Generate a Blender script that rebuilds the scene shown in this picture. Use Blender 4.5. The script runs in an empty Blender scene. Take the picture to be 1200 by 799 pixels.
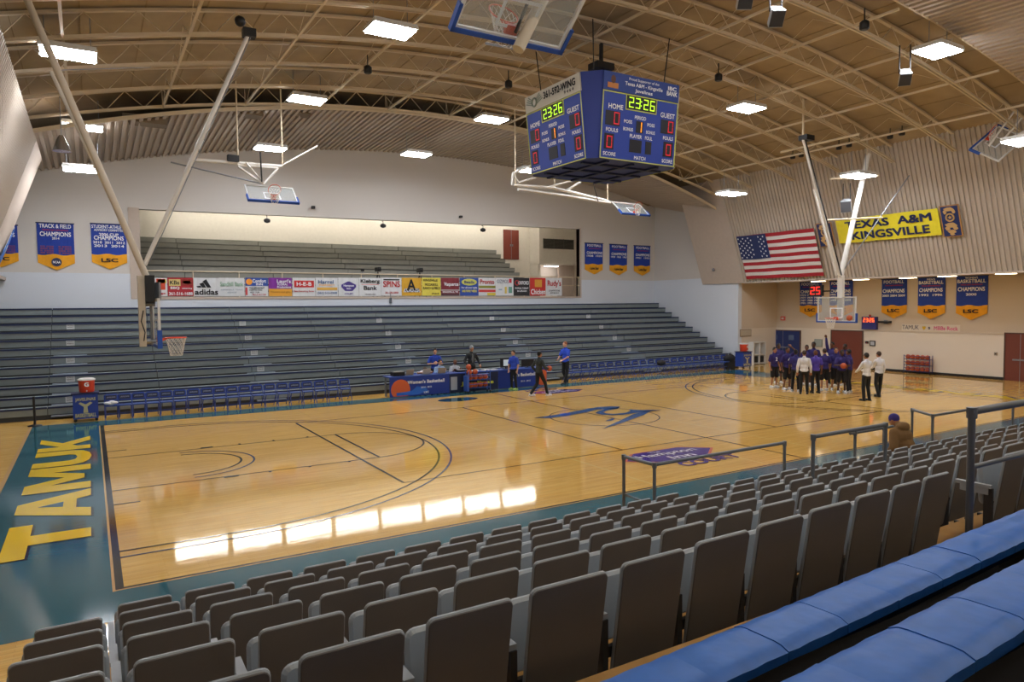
import bpy, bmesh, math, random
from mathutils import Matrix, Vector
import numpy as np
random.seed(4)
SC = bpy.context.scene
COL = SC.collection
PI = math.pi
# ------------------------------------------------------------------ camera
FPX = 816.92
CAM = Vector((-0.271147, -10.596999, 3.747421))
YAW, PITCH, ROLL = 0.544339, -0.051563, -0.009269
def cam_axes():
    cy, sy, cp, sp = math.cos(YAW), math.sin(YAW), math.cos(PITCH), math.sin(PITCH)
    f = Vector((sy*cp, cy*cp, sp)); r = Vector((cy, -sy, 0)); u = r.cross(f)
    c, s = math.cos(ROLL), math.sin(ROLL)
    return r*c + u*s, u*c - r*s, f
RT, UP, FW = cam_axes()
cd = bpy.data.cameras.new('camera'); cam = bpy.data.objects.new('camera', cd); COL.objects.link(cam)
cam.matrix_world = Matrix(((RT.x, UP.x, -FW.x, CAM.x), (RT.y, UP.y, -FW.y, CAM.y), (RT.z, UP.z, -FW.z, CAM.z), (0, 0, 0, 1)))
cd.sensor_fit = 'HORIZONTAL'; cd.sensor_width = 36; cd.lens = FPX/1200*36; cd.clip_start = .05; cd.clip_end = 300
SC.camera = cam
def at(u, v, ax, val):
    """world point seen at photo pixel (u, v) on the plane coordinate[ax] = val"""
    d = RT*((u-600)/FPX) - UP*((v-399.5)/FPX) + FW
    return CAM + d*((val-CAM[ax])/d[ax])
# ------------------------------------------------------------------ world, exposure, lamp strengths
w = bpy.data.worlds.new('world'); SC.world = w; w.use_nodes = True
w.node_tree.nodes['Background'].inputs[0].default_value = (.9, .95, 1, 1)
w.node_tree.nodes['Background'].inputs[1].default_value = .02
SC.view_settings.view_transform = 'Standard'; SC.view_settings.look = 'None'
SC.view_settings.gamma = 1; SC.view_settings.use_curve_mapping = False
SC.view_settings.exposure = 0.3
LAMP = 50.0        # high bay diffusers
TROFFER = 15.0      # tilted troffers over the far upper seats
ADDED_STRIP = 20.0       # added out-of-view strips that brighten the blue benches
COVE = 12.0        # recessed lights under the right hand soffit
# ------------------------------------------------------------------ materials
def lin(c):
    c = [int(c[i:i+2], 16)/255 for i in (0, 2, 4)] if isinstance(c, str) else [x/255 for x in c]
    return tuple(x/12.92 if x <= .04045 else ((x+.055)/1.055)**2.4 for x in c) + (1,)
MATS = {}
def mat(name, col, rough=.6, metal=0, noise=0, nscale=6, emit=0, spec=.5, alpha=1, bump=0, bscale=40):
    if name in MATS: return MATS[name]
    m = bpy.data.materials.new(name); m.use_nodes = True; nt = m.node_tree
    b = nt.nodes['Principled BSDF']; c = lin(col)
    b.inputs['Base Color'].default_value = c; b.inputs['Roughness'].default_value = rough
    b.inputs['Metallic'].default_value = metal; b.inputs['Specular IOR Level'].default_value = spec
    if alpha < 1: b.inputs['Alpha'].default_value = alpha
    if emit:
        b.inputs['Emission Color'].default_value = c; b.inputs['Emission Strength'].default_value = emit
    if noise or bump:
        tc = nt.nodes.new('ShaderNodeTexCoord')
    if noise:
        n = nt.nodes.new('ShaderNodeTexNoise'); n.inputs['Scale'].default_value = nscale; n.inputs['Detail'].default_value = 5
        nt.links.new(tc.outputs['Object'], n.inputs['Vector'])
        mp = nt.nodes.new('ShaderNodeMapRange'); mp.inputs[1].default_value = .3; mp.inputs[2].default_value = .7
        mp.inputs[3].default_value = 1-noise; mp.inputs[4].default_value = 1+noise
        nt.links.new(n.outputs[0], mp.inputs[0])
        mx = nt.nodes.new('ShaderNodeMix'); mx.data_type = 'RGBA'; mx.blend_type = 'MULTIPLY'; mx.inputs[0].default_value = 1
        mx.inputs[6].default_value = c; nt.links.new(mp.outputs[0], mx.inputs[7]); nt.links.new(mx.outputs[2], b.inputs['Base Color'])
    if bump:
        n2 = nt.nodes.new('ShaderNodeTexNoise'); n2.inputs['Scale'].default_value = bscale
        nt.links.new(tc.outputs['Object'], n2.inputs['Vector'])
        bp = nt.nodes.new('ShaderNodeBump'); bp.inputs['Strength'].default_value = bump; bp.inputs['Distance'].default_value = .02
        nt.links.new(n2.outputs[0], bp.inputs['Height']); nt.links.new(bp.outputs[0], b.inputs['Normal'])
    MATS[name] = m
    return m
def floor_bump(nt, b, strength=.012):
    tc = nt.nodes.new('ShaderNodeTexCoord'); mpg = nt.nodes.new('ShaderNodeMapping'); mpg.inputs['Scale'].default_value = (.8, 16, 1)
    nt.links.new(tc.outputs['Object'], mpg.inputs['Vector'])
    n = nt.nodes.new('ShaderNodeTexNoise'); n.inputs['Scale'].default_value = 1.4; n.inputs['Detail'].default_value = 4
    nt.links.new(mpg.outputs[0], n.inputs['Vector'])
    bp = nt.nodes.new('ShaderNodeBump'); bp.inputs['Strength'].default_value = strength; bp.inputs['Distance'].default_value = .05
    nt.links.new(n.outputs[0], bp.inputs['Height']); nt.links.new(bp.outputs[0], b.inputs['Normal'])
def wood_floor():
    m = bpy.data.materials.new('maple_floor'); m.use_nodes = True; nt = m.node_tree; b = nt.nodes['Principled BSDF']
    tc = nt.nodes.new('ShaderNodeTexCoord')
    br = nt.nodes.new('ShaderNodeTexBrick'); br.inputs['Scale'].default_value = 1
    br.inputs['Brick Width'].default_value = 1.1; br.inputs['Row Height'].default_value = .06; br.inputs['Mortar Size'].default_value = .0015
    br.inputs['Color1'].default_value = lin('e3b765'); br.inputs['Color2'].default_value = lin('d8a855'); br.inputs['Mortar'].default_value = lin('b8863e')
    br.inputs['Bias'].default_value = -.1
    nt.links.new(tc.outputs['Object'], br.inputs['Vector'])
    mpg = nt.nodes.new('ShaderNodeMapping'); mpg.inputs['Scale'].default_value = (.5, 5, 1); nt.links.new(tc.outputs['Object'], mpg.inputs['Vector'])
    n = nt.nodes.new('ShaderNodeTexNoise'); n.inputs['Scale'].default_value = 2; n.inputs['Detail'].default_value = 6; nt.links.new(mpg.outputs[0], n.inputs['Vector'])
    mp = nt.nodes.new('ShaderNodeMapRange'); mp.inputs[1].default_value = .3; mp.inputs[2].default_value = .7; mp.inputs[3].default_value = .9; mp.inputs[4].default_value = 1.08
    nt.links.new(n.outputs[0], mp.inputs[0])
    mx = nt.nodes.new('ShaderNodeMix'); mx.data_type = 'RGBA'; mx.blend_type = 'MULTIPLY'; mx.inputs[0].default_value = 1
    nt.links.new(br.outputs[0], mx.inputs[6]); nt.links.new(mp.outputs[0], mx.inputs[7]); nt.links.new(mx.outputs[2], b.inputs['Base Color'])
    b.inputs['Roughness'].default_value = .03; b.inputs['Specular IOR Level'].default_value = .55
    floor_bump(nt, b)
    MATS['wood'] = m; return m
def floor_paint(name, col):
    m = mat(name, col, .07, spec=.55); floor_bump(m.node_tree, m.node_tree.nodes['Principled BSDF']); return m
def two_tone(name, low, high, zsplit, rough=.6):
    m = bpy.data.materials.new(name); m.use_nodes = True; nt = m.node_tree; b = nt.nodes['Principled BSDF']
    g = nt.nodes.new('ShaderNodeNewGeometry'); s = nt.nodes.new('ShaderNodeSeparateXYZ'); nt.links.new(g.outputs['Position'], s.inputs[0])
    c = nt.nodes.new('ShaderNodeMath'); c.operation = 'GREATER_THAN'; c.inputs[1].default_value = zsplit; nt.links.new(s.outputs[2], c.inputs[0])
    mx = nt.nodes.new('ShaderNodeMix'); mx.data_type = 'RGBA'; mx.inputs[6].default_value = lin(low); mx.inputs[7].default_value = lin(high)
    nt.links.new(c.outputs[0], mx.inputs[0])
    n = nt.nodes.new('ShaderNodeTexNoise'); n.inputs['Scale'].default_value = 1.3
    mp = nt.nodes.new('ShaderNodeMapRange'); mp.inputs[3].default_value = .95; mp.inputs[4].default_value = 1.04; nt.links.new(n.outputs[0], mp.inputs[0])
    m2 = nt.nodes.new('ShaderNodeMix'); m2.data_type = 'RGBA'; m2.blend_type = 'MULTIPLY'; m2.inputs[0].default_value = 1
    nt.links.new(mx.outputs[2], m2.inputs[6]); nt.links.new(mp.outputs[0], m2.inputs[7])
    nt.links.new(m2.outputs[2], b.inputs['Base Color']); b.inputs['Roughness'].default_value = rough
    return m
WOOD = wood_floor()
TEAL = floor_paint('teal_floor_paint', '2b6270'); YEL = floor_paint('yellow_floor_paint', 'f2cc2c')
BLK = floor_paint('black_line_paint', '241d16'); NAVYP = floor_paint('navy_line_paint', '2b4573'); TANP = floor_paint('bare_maple_strip', 'd0a870')
CREAMP = floor_paint('cream_line_paint', 'e0c074'); PURP = floor_paint('purple_floor_paint', '4a3590'); WHTP = floor_paint('white_floor_paint', 'e8e4dc'); REDP = floor_paint('red_floor_paint', 'd2705a')
BRNP = floor_paint('brown_line_paint', '6b4420')
WALLF = two_tone('far_wall_paint', 'd3d9e2', 'cfcac4', 5.32)
WALLR = two_tone('right_wall_paint', 'd9cebe', 'cbbca8', 2.2)
PLASTER = mat('beige_plaster', 'bfb0a2', .7, noise=.03)
RIBW = mat('ribbed_wall_paint', 'b8ac9e', .6)
RIBC = mat('ribbed_soffit_paint', 'b9aa9a', .6)
DARK = mat('dark_void', '1d1b19', .9)
DECK = mat('roof_deck_panel', 'a59378', .9, noise=.1, nscale=1.2)
STEEL = mat('cream_painted_steel', 'd2c2a6', .5)
UPW = mat('upper_wall_paint', 'e3ddd0', .7, noise=.03)
LIGHT = mat('lamp_diffuser', 'f6f9ff', .4, emit=LAMP)
TROF = mat('troffer_diffuser', 'fffaf2', .4, emit=TROFFER)
TUBE = mat('added_strip_tube', 'fffaf0', .4, emit=ADDED_STRIP)
COVEM = mat('recessed_lamp_lens', 'ffe9c4', .4, emit=COVE)
WHITE = mat('white_enamel', 'd9d9d6', .4); BLACK = mat('black_plastic', '141416', .5); GREYM = mat('grey_metal', '8b8f94', .4, .6)
BLUE = mat('royal_blue', '1c3c9c', .45); NAVY = mat('navy_blue', '17234f', .5); CLOTHB = mat('banner_blue_cloth', '1f3fa0', .8, noise=.05); GOLD = mat('banner_gold_cloth', 'e8a21c', .8, noise=.06)
WTXT = mat('white_lettering', 'eef0f4', .7); RTXT = mat('red_lettering', 'b5282c', .7); BTXT = mat('black_lettering', '18181c', .7); YTXT = mat('yellow_lettering', 'f0e040', .7)
# ------------------------------------------------------------------ mesh building
class MB:
    def __init__(s): s.v = []; s.f = []; s.mi = []; s.sm = []; s.M = None; s.k = 0
    def add(s, vs, fs, smooth=False):
        o = len(s.v)
        s.v += [tuple(s.M @ Vector(p)) for p in vs] if s.M else [tuple(p) for p in vs]
        for f in fs: s.f.append([i+o for i in f]); s.mi.append(s.k); s.sm.append(smooth)
        return s
    def box(s, lo, hi):
        x0, y0, z0 = lo; x1, y1, z1 = hi
        return s.add([(x0,y0,z0),(x1,y0,z0),(x1,y1,z0),(x0,y1,z0),(x0,y0,z1),(x1,y0,z1),(x1,y1,z1),(x0,y1,z1)],
                     [(0,3,2,1),(4,5,6,7),(0,1,5,4),(1,2,6,5),(2,3,7,6),(3,0,4,7)])
    def cbox(s, c, d): return s.box([c[i]-d[i]/2 for i in range(3)], [c[i]+d[i]/2 for i in range(3)])
    def tube(s, p, q, r, n=8, r2=None):
        p, q = Vector(p), Vector(q); d = (q-p)
        if d.length < 1e-6: return s
        d.normalize(); a = d.orthogonal().normalized(); b = d.cross(a); r2 = r if r2 is None else r2
        vs = [p+(a*math.cos(t)+b*math.sin(t))*r for t in [2*PI*i/n for i in range(n)]] + [q+(a*math.cos(t)+b*math.sin(t))*r2 for t in [2*PI*i/n for i in range(n)]]
        s.add(vs, [(i, (i+1) % n, n+(i+1) % n, n+i) for i in range(n)], True)
        return s.add(vs, [tuple(range(n-1, -1, -1)), tuple(range(n, 2*n))])
    def bar(s, p, q, wd, ht=None, up=(0, 0, 1)):
        p, q = Vector(p), Vector(q); d = (q-p).normalized(); ht = ht or wd
        u = Vector(up); a = d.cross(u)
        a = d.orthogonal().normalized() if a.length < 1e-4 else a.normalized()
        b = a.cross(d); a = a*wd/2; b = b*ht/2
        return s.add([p-a-b, p+a-b, p+a+b, p-a+b, q-a-b, q+a-b, q+a+b, q-a+b], [(3,2,1,0),(4,5,6,7),(0,1,5,4),(1,2,6,5),(2,3,7,6),(3,0,4,7)])
    def path(s, pts, r, n=8, closed=False):
        pts = [Vector(p) for p in pts]
        for i in range(len(pts)-(0 if closed else 1)):
            s.tube(pts[i], pts[(i+1) % len(pts)], r, n)
        for p in pts[1:-1] if not closed else pts: s.ball(p, (r, r, r), n, max(4, n//2))
        return s
    def ball(s, c, r, nu=12, nv=8):
        if not hasattr(r, '__len__'): r = (r, r, r)
        vs = [(c[0], c[1], c[2]-r[2])]
        for j in range(1, nv):
            t = PI*j/nv
            vs += [(c[0]+r[0]*math.sin(t)*math.cos(2*PI*i/nu), c[1]+r[1]*math.sin(t)*math.sin(2*PI*i/nu), c[2]-r[2]*math.cos(t)) for i in range(nu)]
        vs.append((c[0], c[1], c[2]+r[2])); L = len(vs)-1
        fs = [(0, 1+(i+1) % nu, 1+i) for i in range(nu)]
        for j in range(nv-2):
            fs += [(1+j*nu+i, 1+j*nu+(i+1) % nu, 1+(j+1)*nu+(i+1) % nu, 1+(j+1)*nu+i) for i in range(nu)]
        fs += [(L, 1+(nv-2)*nu+i, 1+(nv-2)*nu+(i+1) % nu) for i in range(nu)]
        return s.add(vs, fs, True)
    def lathe(s, prof, n=16, c=(0, 0, 0)):
        vs = [(c[0]+r*math.cos(2*PI*i/n), c[1]+r*math.sin(2*PI*i/n), c[2]+z) for r, z in prof for i in range(n)]
        fs = [(j*n+i, j*n+(i+1) % n, (j+1)*n+(i+1) % n, (j+1)*n+i) for j in range(len(prof)-1) for i in range(n)]
        s.add(vs, fs, True)
        return s.add(vs, [tuple(range(n-1, -1, -1)), tuple(range((len(prof)-1)*n, len(prof)*n))])
    def torus(s, c, R, r, n=24, m=8, a=0, b=2*PI):
        """ring in the XY plane about c"""
        full = abs(b-a-2*PI) < 1e-6; N = n if full else n+1
        vs = [(c[0]+(R+r*math.cos(2*PI*j/m))*math.cos(a+(b-a)*i/n), c[1]+(R+r*math.cos(2*PI*j/m))*math.sin(a+(b-a)*i/n), c[2]+r*math.sin(2*PI*j/m)) for i in range(N) for j in range(m)]
        return s.add(vs, [(i*m+j, ((i+1) % N)*m+j, ((i+1) % N)*m+(j+1) % m, i*m+(j+1) % m) for i in range(n) for j in range(m)], True)
    def prism(s, poly, z0, z1):
        n = len(poly); vs = [(x, y, z0) for x, y in poly] + [(x, y, z1) for x, y in poly]
        return s.add(vs, [tuple(range(n-1, -1, -1)), tuple(range(n, 2*n))] + [(i, (i+1) % n, n+(i+1) % n, n+i) for i in range(n)])
    def sheet(s, poly, z=0):
        return s.add([(x, y, z) for x, y in poly], [tuple(range(len(poly)))])
    def rslab(s, w, h, rad, t, bev=.01, y0=0, z0=0, taper=1, n=4):
        """rounded slab: width w (x), height h (y from 0), thickness t (z), bevelled rim"""
        def ring(ins, z):
            r = max(rad-ins, .002); out = []
            for cx, cy, a0 in ((w/2-ins-r, h-ins-r, 0), (-w/2+ins+r, h-ins-r, PI/2), (-w/2+ins+r, ins+r, PI), (w/2-ins-r, ins+r, 1.5*PI)):
                for i in range(n+1):
                    a = a0+PI/2*i/n; x = cx+r*math.cos(a); y = cy+r*math.sin(a)
                    k = taper+(1-taper)*y/h
                    out.append((x*k, y+y0, z+z0))
            return out
        rings = [ring(bev, 0), ring(0, bev), ring(0, t-bev), ring(bev, t)]; N = len(rings[0])
        vs = sum(rings, [])
        fs = [(j*N+i, j*N+(i+1) % N, (j+1)*N+(i+1) % N, (j+1)*N+i) for j in range(3) for i in range(N)]
        return s.add(vs, [tuple(range(N-1, -1, -1))] + fs + [tuple(range(3*N, 4*N))])
    def text(s, txt, c, w=None, h=None, z=0, bold=0, align='C'):
        vs, fs = text_geo(txt, bold)
        x0 = min(p[0] for p in vs); x1 = max(p[0] for p in vs); y0 = min(p[1] for p in vs); y1 = max(p[1] for p in vs)
        kx = w/(x1-x0) if w else h/(y1-y0); ky = h/(y1-y0) if h else kx
        if not w: kx = ky
        ox = c[0]-(x0+x1)/2*kx if align == 'C' else c[0]-x0*kx
        return s.add([(p[0]*kx+ox, (p[1]-(y0+y1)/2)*ky+c[1], z+p[2]) for p in vs], fs)
    def build(s, name, mats, parent=None, loc=None):
        me = bpy.data.meshes.new(name); me.from_pydata(s.v, [], s.f)
        for m in (mats if isinstance(mats, (list, tuple)) else [mats]): me.materials.append(m)
        me.polygons.foreach_set('material_index', s.mi); me.polygons.foreach_set('use_smooth', s.sm); me.update()
        o = bpy.data.objects.new(name, me); COL.objects.link(o)
        if parent: o.parent = parent
        if loc: o.location = loc
        return o
TXT = {}
def text_geo(t, bold=0):
    k = (t, bold)
    if k not in TXT:
        c = bpy.data.curves.new('lettering_curve', 'FONT'); c.body = t; c.resolution_u = 3; c.align_x = 'CENTER'
        o = bpy.data.objects.new('lettering_curve', c); m = o.to_mesh()
        v0 = [tuple(v.co) for v in m.vertices]; f0 = [tuple(p.vertices) for p in m.polygons]; vs, fs = list(v0), list(f0)
        for dx, dy, dz in (((1, 1, .001), (1, -1, .002), (-1, 1, .003), (-1, -1, .004)) if bold else ()):      # heavier strokes
            o_ = len(vs); vs += [(p[0]+dx*bold, p[1]+dy*bold, dz) for p in v0]; fs += [tuple(i+o_ for i in q) for q in f0]
        TXT[k] = (vs, fs)
        o.to_mesh_clear(); bpy.data.objects.remove(o); bpy.data.curves.remove(c)
    return TXT[k]
def tag(o, label, cat, group=None):
    o['label'] = label; o['category'] = cat
    if group: o['group'] = group
    return o
def thing(name, label, cat, loc=(0, 0, 0), rz=0, group=None, mtx=None):
    o = bpy.data.objects.new(name, None); COL.objects.link(o); o.empty_display_size = .1
    if mtx is not None: o.matrix_world = mtx
    else: o.location = loc; o.rotation_euler = (0, 0, rz)
    return tag(o, label, cat, group)
def struct(o): o['kind'] = 'structure'; return o
def dup(root, label, loc=None, rz=None, mtx=None, group=None):
    r = root.copy(); COL.objects.link(r); r['label'] = label
    if group: r['group'] = group
    if mtx is not None: r.matrix_world = mtx
    else:
        if loc is not None: r.location = loc
        if rz is not None: r.rotation_euler = (0, 0, rz)
    for ch in KIDS.get(root.name) or root.children:
        c = ch.copy(); COL.objects.link(c); c.parent = r
        for g in ch.children:
            d = g.copy(); COL.objects.link(d); d.parent = c
    return r
KIDS = {}
def frame(o, r, u):
    r = Vector(r).normalized(); u = Vector(u).normalized(); n = r.cross(u)
    return Matrix(((r.x, u.x, n.x, o[0]), (r.y, u.y, n.y, o[1]), (r.z, u.z, n.z, o[2]), (0, 0, 0, 1)))
WORDS = 'first second third fourth fifth sixth seventh eighth ninth tenth eleventh twelfth thirteenth fourteenth fifteenth sixteenth seventeenth eighteenth nineteenth twentieth'.split()
TENS = {2: 'twenty', 3: 'thirty', 4: 'forty'}
def nth(i):
    """0 -> first"""
    if i < 20: return WORDS[i]
    k = i+1; return TENS[k//10]+'-'+WORDS[k % 10-1] if k % 10 else {3: 'thirtieth', 4: 'fortieth'}[k//10]
# ------------------------------------------------------------------ the setting: floor, walls, roof
YF = 25.4            # far wall
XR, XW = 36.5, 33.0  # end wall on the right, white wing wall at the end of the bleachers
def zr(x): return 13.0-2.3*((x-14.3)/16.9)**2          # roof deck
def zs1(x): return 12.2-2.45*((x-14)/15.7)**2          # soffit, court side edge
def zs2(x): return 12.1-.0070*(x-17)**2                # soffit, wall edge
m = MB(); m.box((-12, -16.4, -.3), (40, 26, 0)); FLOOR = struct(m.build('floor', WOOD))
def decal(name, mb, mt): o = mb.build(name, mt, FLOOR); o['kind'] = 'structure'; return o
def rect(m, x0, y0, x1, y1, z): return m.sheet([(x0, y0), (x1, y0), (x1, y1), (x0, y1)], z)
Z1, Z2, Z3, Z4 = .003, .006, .009, .012
LX, WY = 28.65, 15.24
m = MB()
rect(m, -1.95, -1.1, 0, 16.35, Z1); rect(m, 0, -1.1, 30.7, 0, Z1); rect(m, 0, WY, 30.7, 16.35, Z1); rect(m, LX, 12.6, 30.7, WY, Z1)
decal('court_border', m, TEAL)
m = MB()
rect(m, -2.03, -1.1, -1.95, 16.35, Z2); rect(m, -.135, -.11, -.1, WY, Z2); rect(m, -.11, -.1, LX, -.06, Z2)
decal('border_strip', m, TANP)
m = MB()
rect(m, -.1, -.06, 0, WY, Z2); rect(m, 0, -.06, LX, 0, Z2); rect(m, LX, 0, LX+.05, WY, Z2)
def arcline(m, c, R, wd, a, b, n=48, z=Z2):
    for i in range(n):
        t0, t1 = a+(b-a)*i/n, a+(b-a)*(i+1)/n
        m.sheet([(c[0]+R*math.cos(t0), c[1]+R*math.sin(t0)), (c[0]+(R+wd)*math.cos(t0), c[1]+(R+wd)*math.sin(t0)),
                 (c[0]+(R+wd)*math.cos(t1), c[1]+(R+wd)*math.sin(t1)), (c[0]+R*math.cos(t1), c[1]+R*math.sin(t1))], z)
rect(m, 5.28, 3.12, 5.34, 12.12, Z2); rect(m, 5.74, 5.79, 5.8, 9.45, Z2)            # volleyball end line, free throw line
rect(m, 22.85, 5.79, 22.91, 9.45, Z2)
for x in (0, 22.88): rect(m, x, 5.77, x+5.77, 5.81, Z2); rect(m, x, 9.43, x+5.77, 9.47, Z2)
arcline(m, (5.77, 7.62), 1.81, .045, -PI/2, PI/2); arcline(m, (22.88, 7.62), 1.81, .045, PI/2, 1.5*PI)
for X, sg in ((0, 1), (LX, -1)):
    hx = X+sg*1.6
    arcline(m, (hx, 7.62), 6.0, .05, -PI/2 if sg > 0 else PI/2, PI/2 if sg > 0 else 1.5*PI)
    for y in (1.6, 13.62): rect(m, min(X, hx), y-.025, max(X, hx), y+.025, Z2)
    arcline(m, (hx, 7.62), 1.2, .05, -PI/2 if sg > 0 else PI/2, PI/2 if sg > 0 else 1.5*PI, 24)
    for y, s2 in ((5.79, -1), (9.45, 1)):
        for d, l in ((2.15, .3), (3.1, .06), (4.0, .06), (4.95, .06)): rect(m, min(X+sg*d, X+sg*(d+l)), min(y, y+s2*.12), max(X+sg*d, X+sg*(d+l)), max(y, y+s2*.12), Z3)
    for y in (4.6, 10.4): rect(m, min(X, X+sg*.45), y-.025, max(X, X+sg*.45), y+.025, Z2)
decal('court_line', m, BLK)
m = MB()
for y in (3.12, 12.12): rect(m, 5.3, y-.02, 23.3, y+.02, Z2)
for x in (11.325, 17.325): rect(m, x-.025, 3.12, x+.025, 12.12, Z2)
rect(m, 14.3, 0, 14.35, WY, Z2); rect(m, 23.3, 3.12, 23.35, 12.12, Z2)
arcline(m, (14.325, 7.62), 1.8, .04, 0, 2*PI)
decal('volleyball_line', m, BRNP)
m = MB()
for X, sg in ((0, 1), (LX, -1)):
    hx = X+sg*1.6; a, b = (-PI/2, PI/2) if sg > 0 else (PI/2, 1.5*PI)
    arcline(m, (hx, 7.62), 6.3, .05, a, b); arcline(m, (hx, 7.62), 1.5, .045, a, b, 24)
    for y in (1.3, 13.92): rect(m, min(X, hx), y-.025, max(X, hx), y+.025, Z2)
decal('three_point_line', m, NAVYP)
m = MB()
for x in (13.05, 15.6, 9.6): rect(m, x, -.0, x+.05, WY, Z1)
decal('practice_line', m, CREAMP)
# block letters of the left end zone, read from the left, tops towards -x
LET = {'T': [[(0,.72),(0,1),(1,1),(1,.72),(.64,.72),(.64,0),(.36,0),(.36,.72)]],
       'A': [[(0,0),(.34,1),(.66,1),(1,0),(.72,0),(.655,.2),(.345,.2),(.28,0)]],
       'M': [[(0,0),(0,1),(.3,1),(.5,.42),(.7,1),(1,1),(1,0),(.76,0),(.76,.6),(.59,.1),(.41,.1),(.24,.6),(.24,0)]],
       'U': [[(0,1),(.3,1),(.3,.38),(.36,.27),(.5,.24),(.64,.27),(.7,.38),(.7,1),(1,1),(1,.34),(.92,.13),(.75,.02),(.5,-.02),(.25,.02),(.08,.13),(0,.34)]],
       'K': [[(0,0),(0,1),(.28,1),(.28,.6),(.64,1),(.98,1),(.57,.55),(1,0),(.66,0),(.38,.36),(.28,.25),(.28,0)]]}
LETH = {'A': [(.41,.38),(.59,.38),(.5,.72)]}
mY, mB, mH = MB(), MB(), MB()
y = 2.0
for ch, wd in zip('TAMUK', (1.95, 2.25, 2.6, 2.05, 2.1)):
    for poly in LET[ch]:
        mY.sheet([(-.37-1.2*py, y+wd*px) for px, py in poly][::-1], Z3)
        mB.sheet([(-.33-1.2*py, y-.05+wd*px) for px, py in poly][::-1], Z2)
    if ch in LETH: mH.sheet([(-.37-1.2*py, y+wd*px) for px, py in LETH[ch]], Z4)
    y += wd+.1
decal('lettering', mY, YEL); decal('lettering_shadow', mB, BLK); decal('lettering_counter', mH, TEAL)
m = MB(); m.M = frame((29.7, 6.4, 0), (0, -1, 0), (1, 0, 0)); m.text('JAVELINAS', (0, 0), 11, 1.1, Z3, .05); decal('lettering', m, YEL)
m = MB(); m.M = frame((29.78, 6.25, 0), (0, -1, 0), (1, 0, 0)); m.text('JAVELINAS', (0, 0), 11, 1.1, Z2, .06); decal('lettering_shadow', m, TEAL)
# centre court emblem: a boar's head of tapering strokes
def px_poly(pts, ox, oy, k, z): return [tuple(at(ox+x/k, oy+y_/k, 2, 0).xy) for x, y_ in pts]
m = MB()
for pts in ([(150,120),(270,104),(400,82),(520,58),(600,44),(690,38),(760,40),(740,54),(600,60),(520,80),(400,102),(270,120)],
            [(585,85),(610,70),(660,56),(760,44),(740,56),(680,64),(640,78),(660,88),(720,92),(800,84),(835,70),(820,60),(900,64),(1055,62),(950,76),(850,87),(780,98),(700,100),(630,97)],
            [(635,197),(700,165),(760,138),(850,94),(940,72),(1000,66),(958,80),(930,97),(880,115),(835,132),(780,152),(720,172)],
            [(655,142),(700,125),(722,121),(716,132),(690,141)]):
    m.sheet(px_poly(pts, 600, 470, 6, 0)[::-1], Z4)
decal('centre_emblem', m, floor_paint('emblem_blue_paint', '2f5590'))
def inn_logo(cx, cy, rz, k=1):
    M0 = Matrix.Translation((cx, cy, 0)) @ Matrix.Rotation(rz, 4, 'Z') @ Matrix.Scale(k, 4)
    hexa = [(-1.4, 0), (-.75, .52), (.75, .52), (1.4, 0), (.75, -.52), (-.75, -.52)]
    for nm, sc, mt, z in (('sponsor_emblem_edge', 1.08, REDP, Z2), ('sponsor_emblem', 1, PURP, Z3)):
        m = MB(); m.M = M0; m.sheet([(x*sc, y_*sc) for x, y_ in hexa], z); decal(nm, m, mt)
    m = MB(); m.M = M0; m.text('The', (-.2, .37), None, .15, Z4, .01); m.text('Hampton', (0, .1), 1.9, .38, Z4, .02); m.text('Inn', (.1, -.29), .8, .3, Z4, .02); decal('lettering', m, WHTP)
    m = MB(); m.M = M0; m.text('COURT', (.35, -.95), 1.9, .42, Z3, .03); decal('lettering', m, PURP)
inn_logo(11.95, 2.05, 0); inn_logo(16.9, 14.0, PI, .9)
m = MB(); m.sheet([(12.2+.85*math.cos(t), 14.2+.5*math.sin(t)) for t in [2*PI*i/28 for i in range(28)]], Z2); decal('sponsor_oval', m, floor_paint('oval_teal_paint', '1e4a58'))
# ---- far wall with the wide opening of the upper seats
OX0, OX1, OZ0 = 1.82, 26.62, 4.22
m = MB(); m.M = frame((0, YF, 0), (1, 0, 0), (0, 0, 1))
for poly in ([(-12, 0), (OX0, 0), (OX0, 13.5), (-12, 13.5)], [(OX1, 0), (40, 0), (40, 13.5), (OX1, 13.5)], [(OX0, 0), (OX1, 0), (OX1, OZ0), (OX0, OZ0)], [(OX0, 8.25), (OX1, 8.55), (OX1, 13.5), (OX0, 13.5)]):
    m.prism(poly, -.35, 0)
struct(m.build('wall_far', WALLF))
m = MB(); m.box((OX0-.45, YF-.03, OZ0-.05), (OX0-.0, YF+.36, 8.3)); m.box((OX1, YF-.03, OZ0-.05), (OX1+.12, YF+.36, 8.6)); m.box((OX0, YF-.04, OZ0-.06), (OX1, YF+.36, OZ0+.04)); struct(m.build('trim_1', PLASTER))
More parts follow.
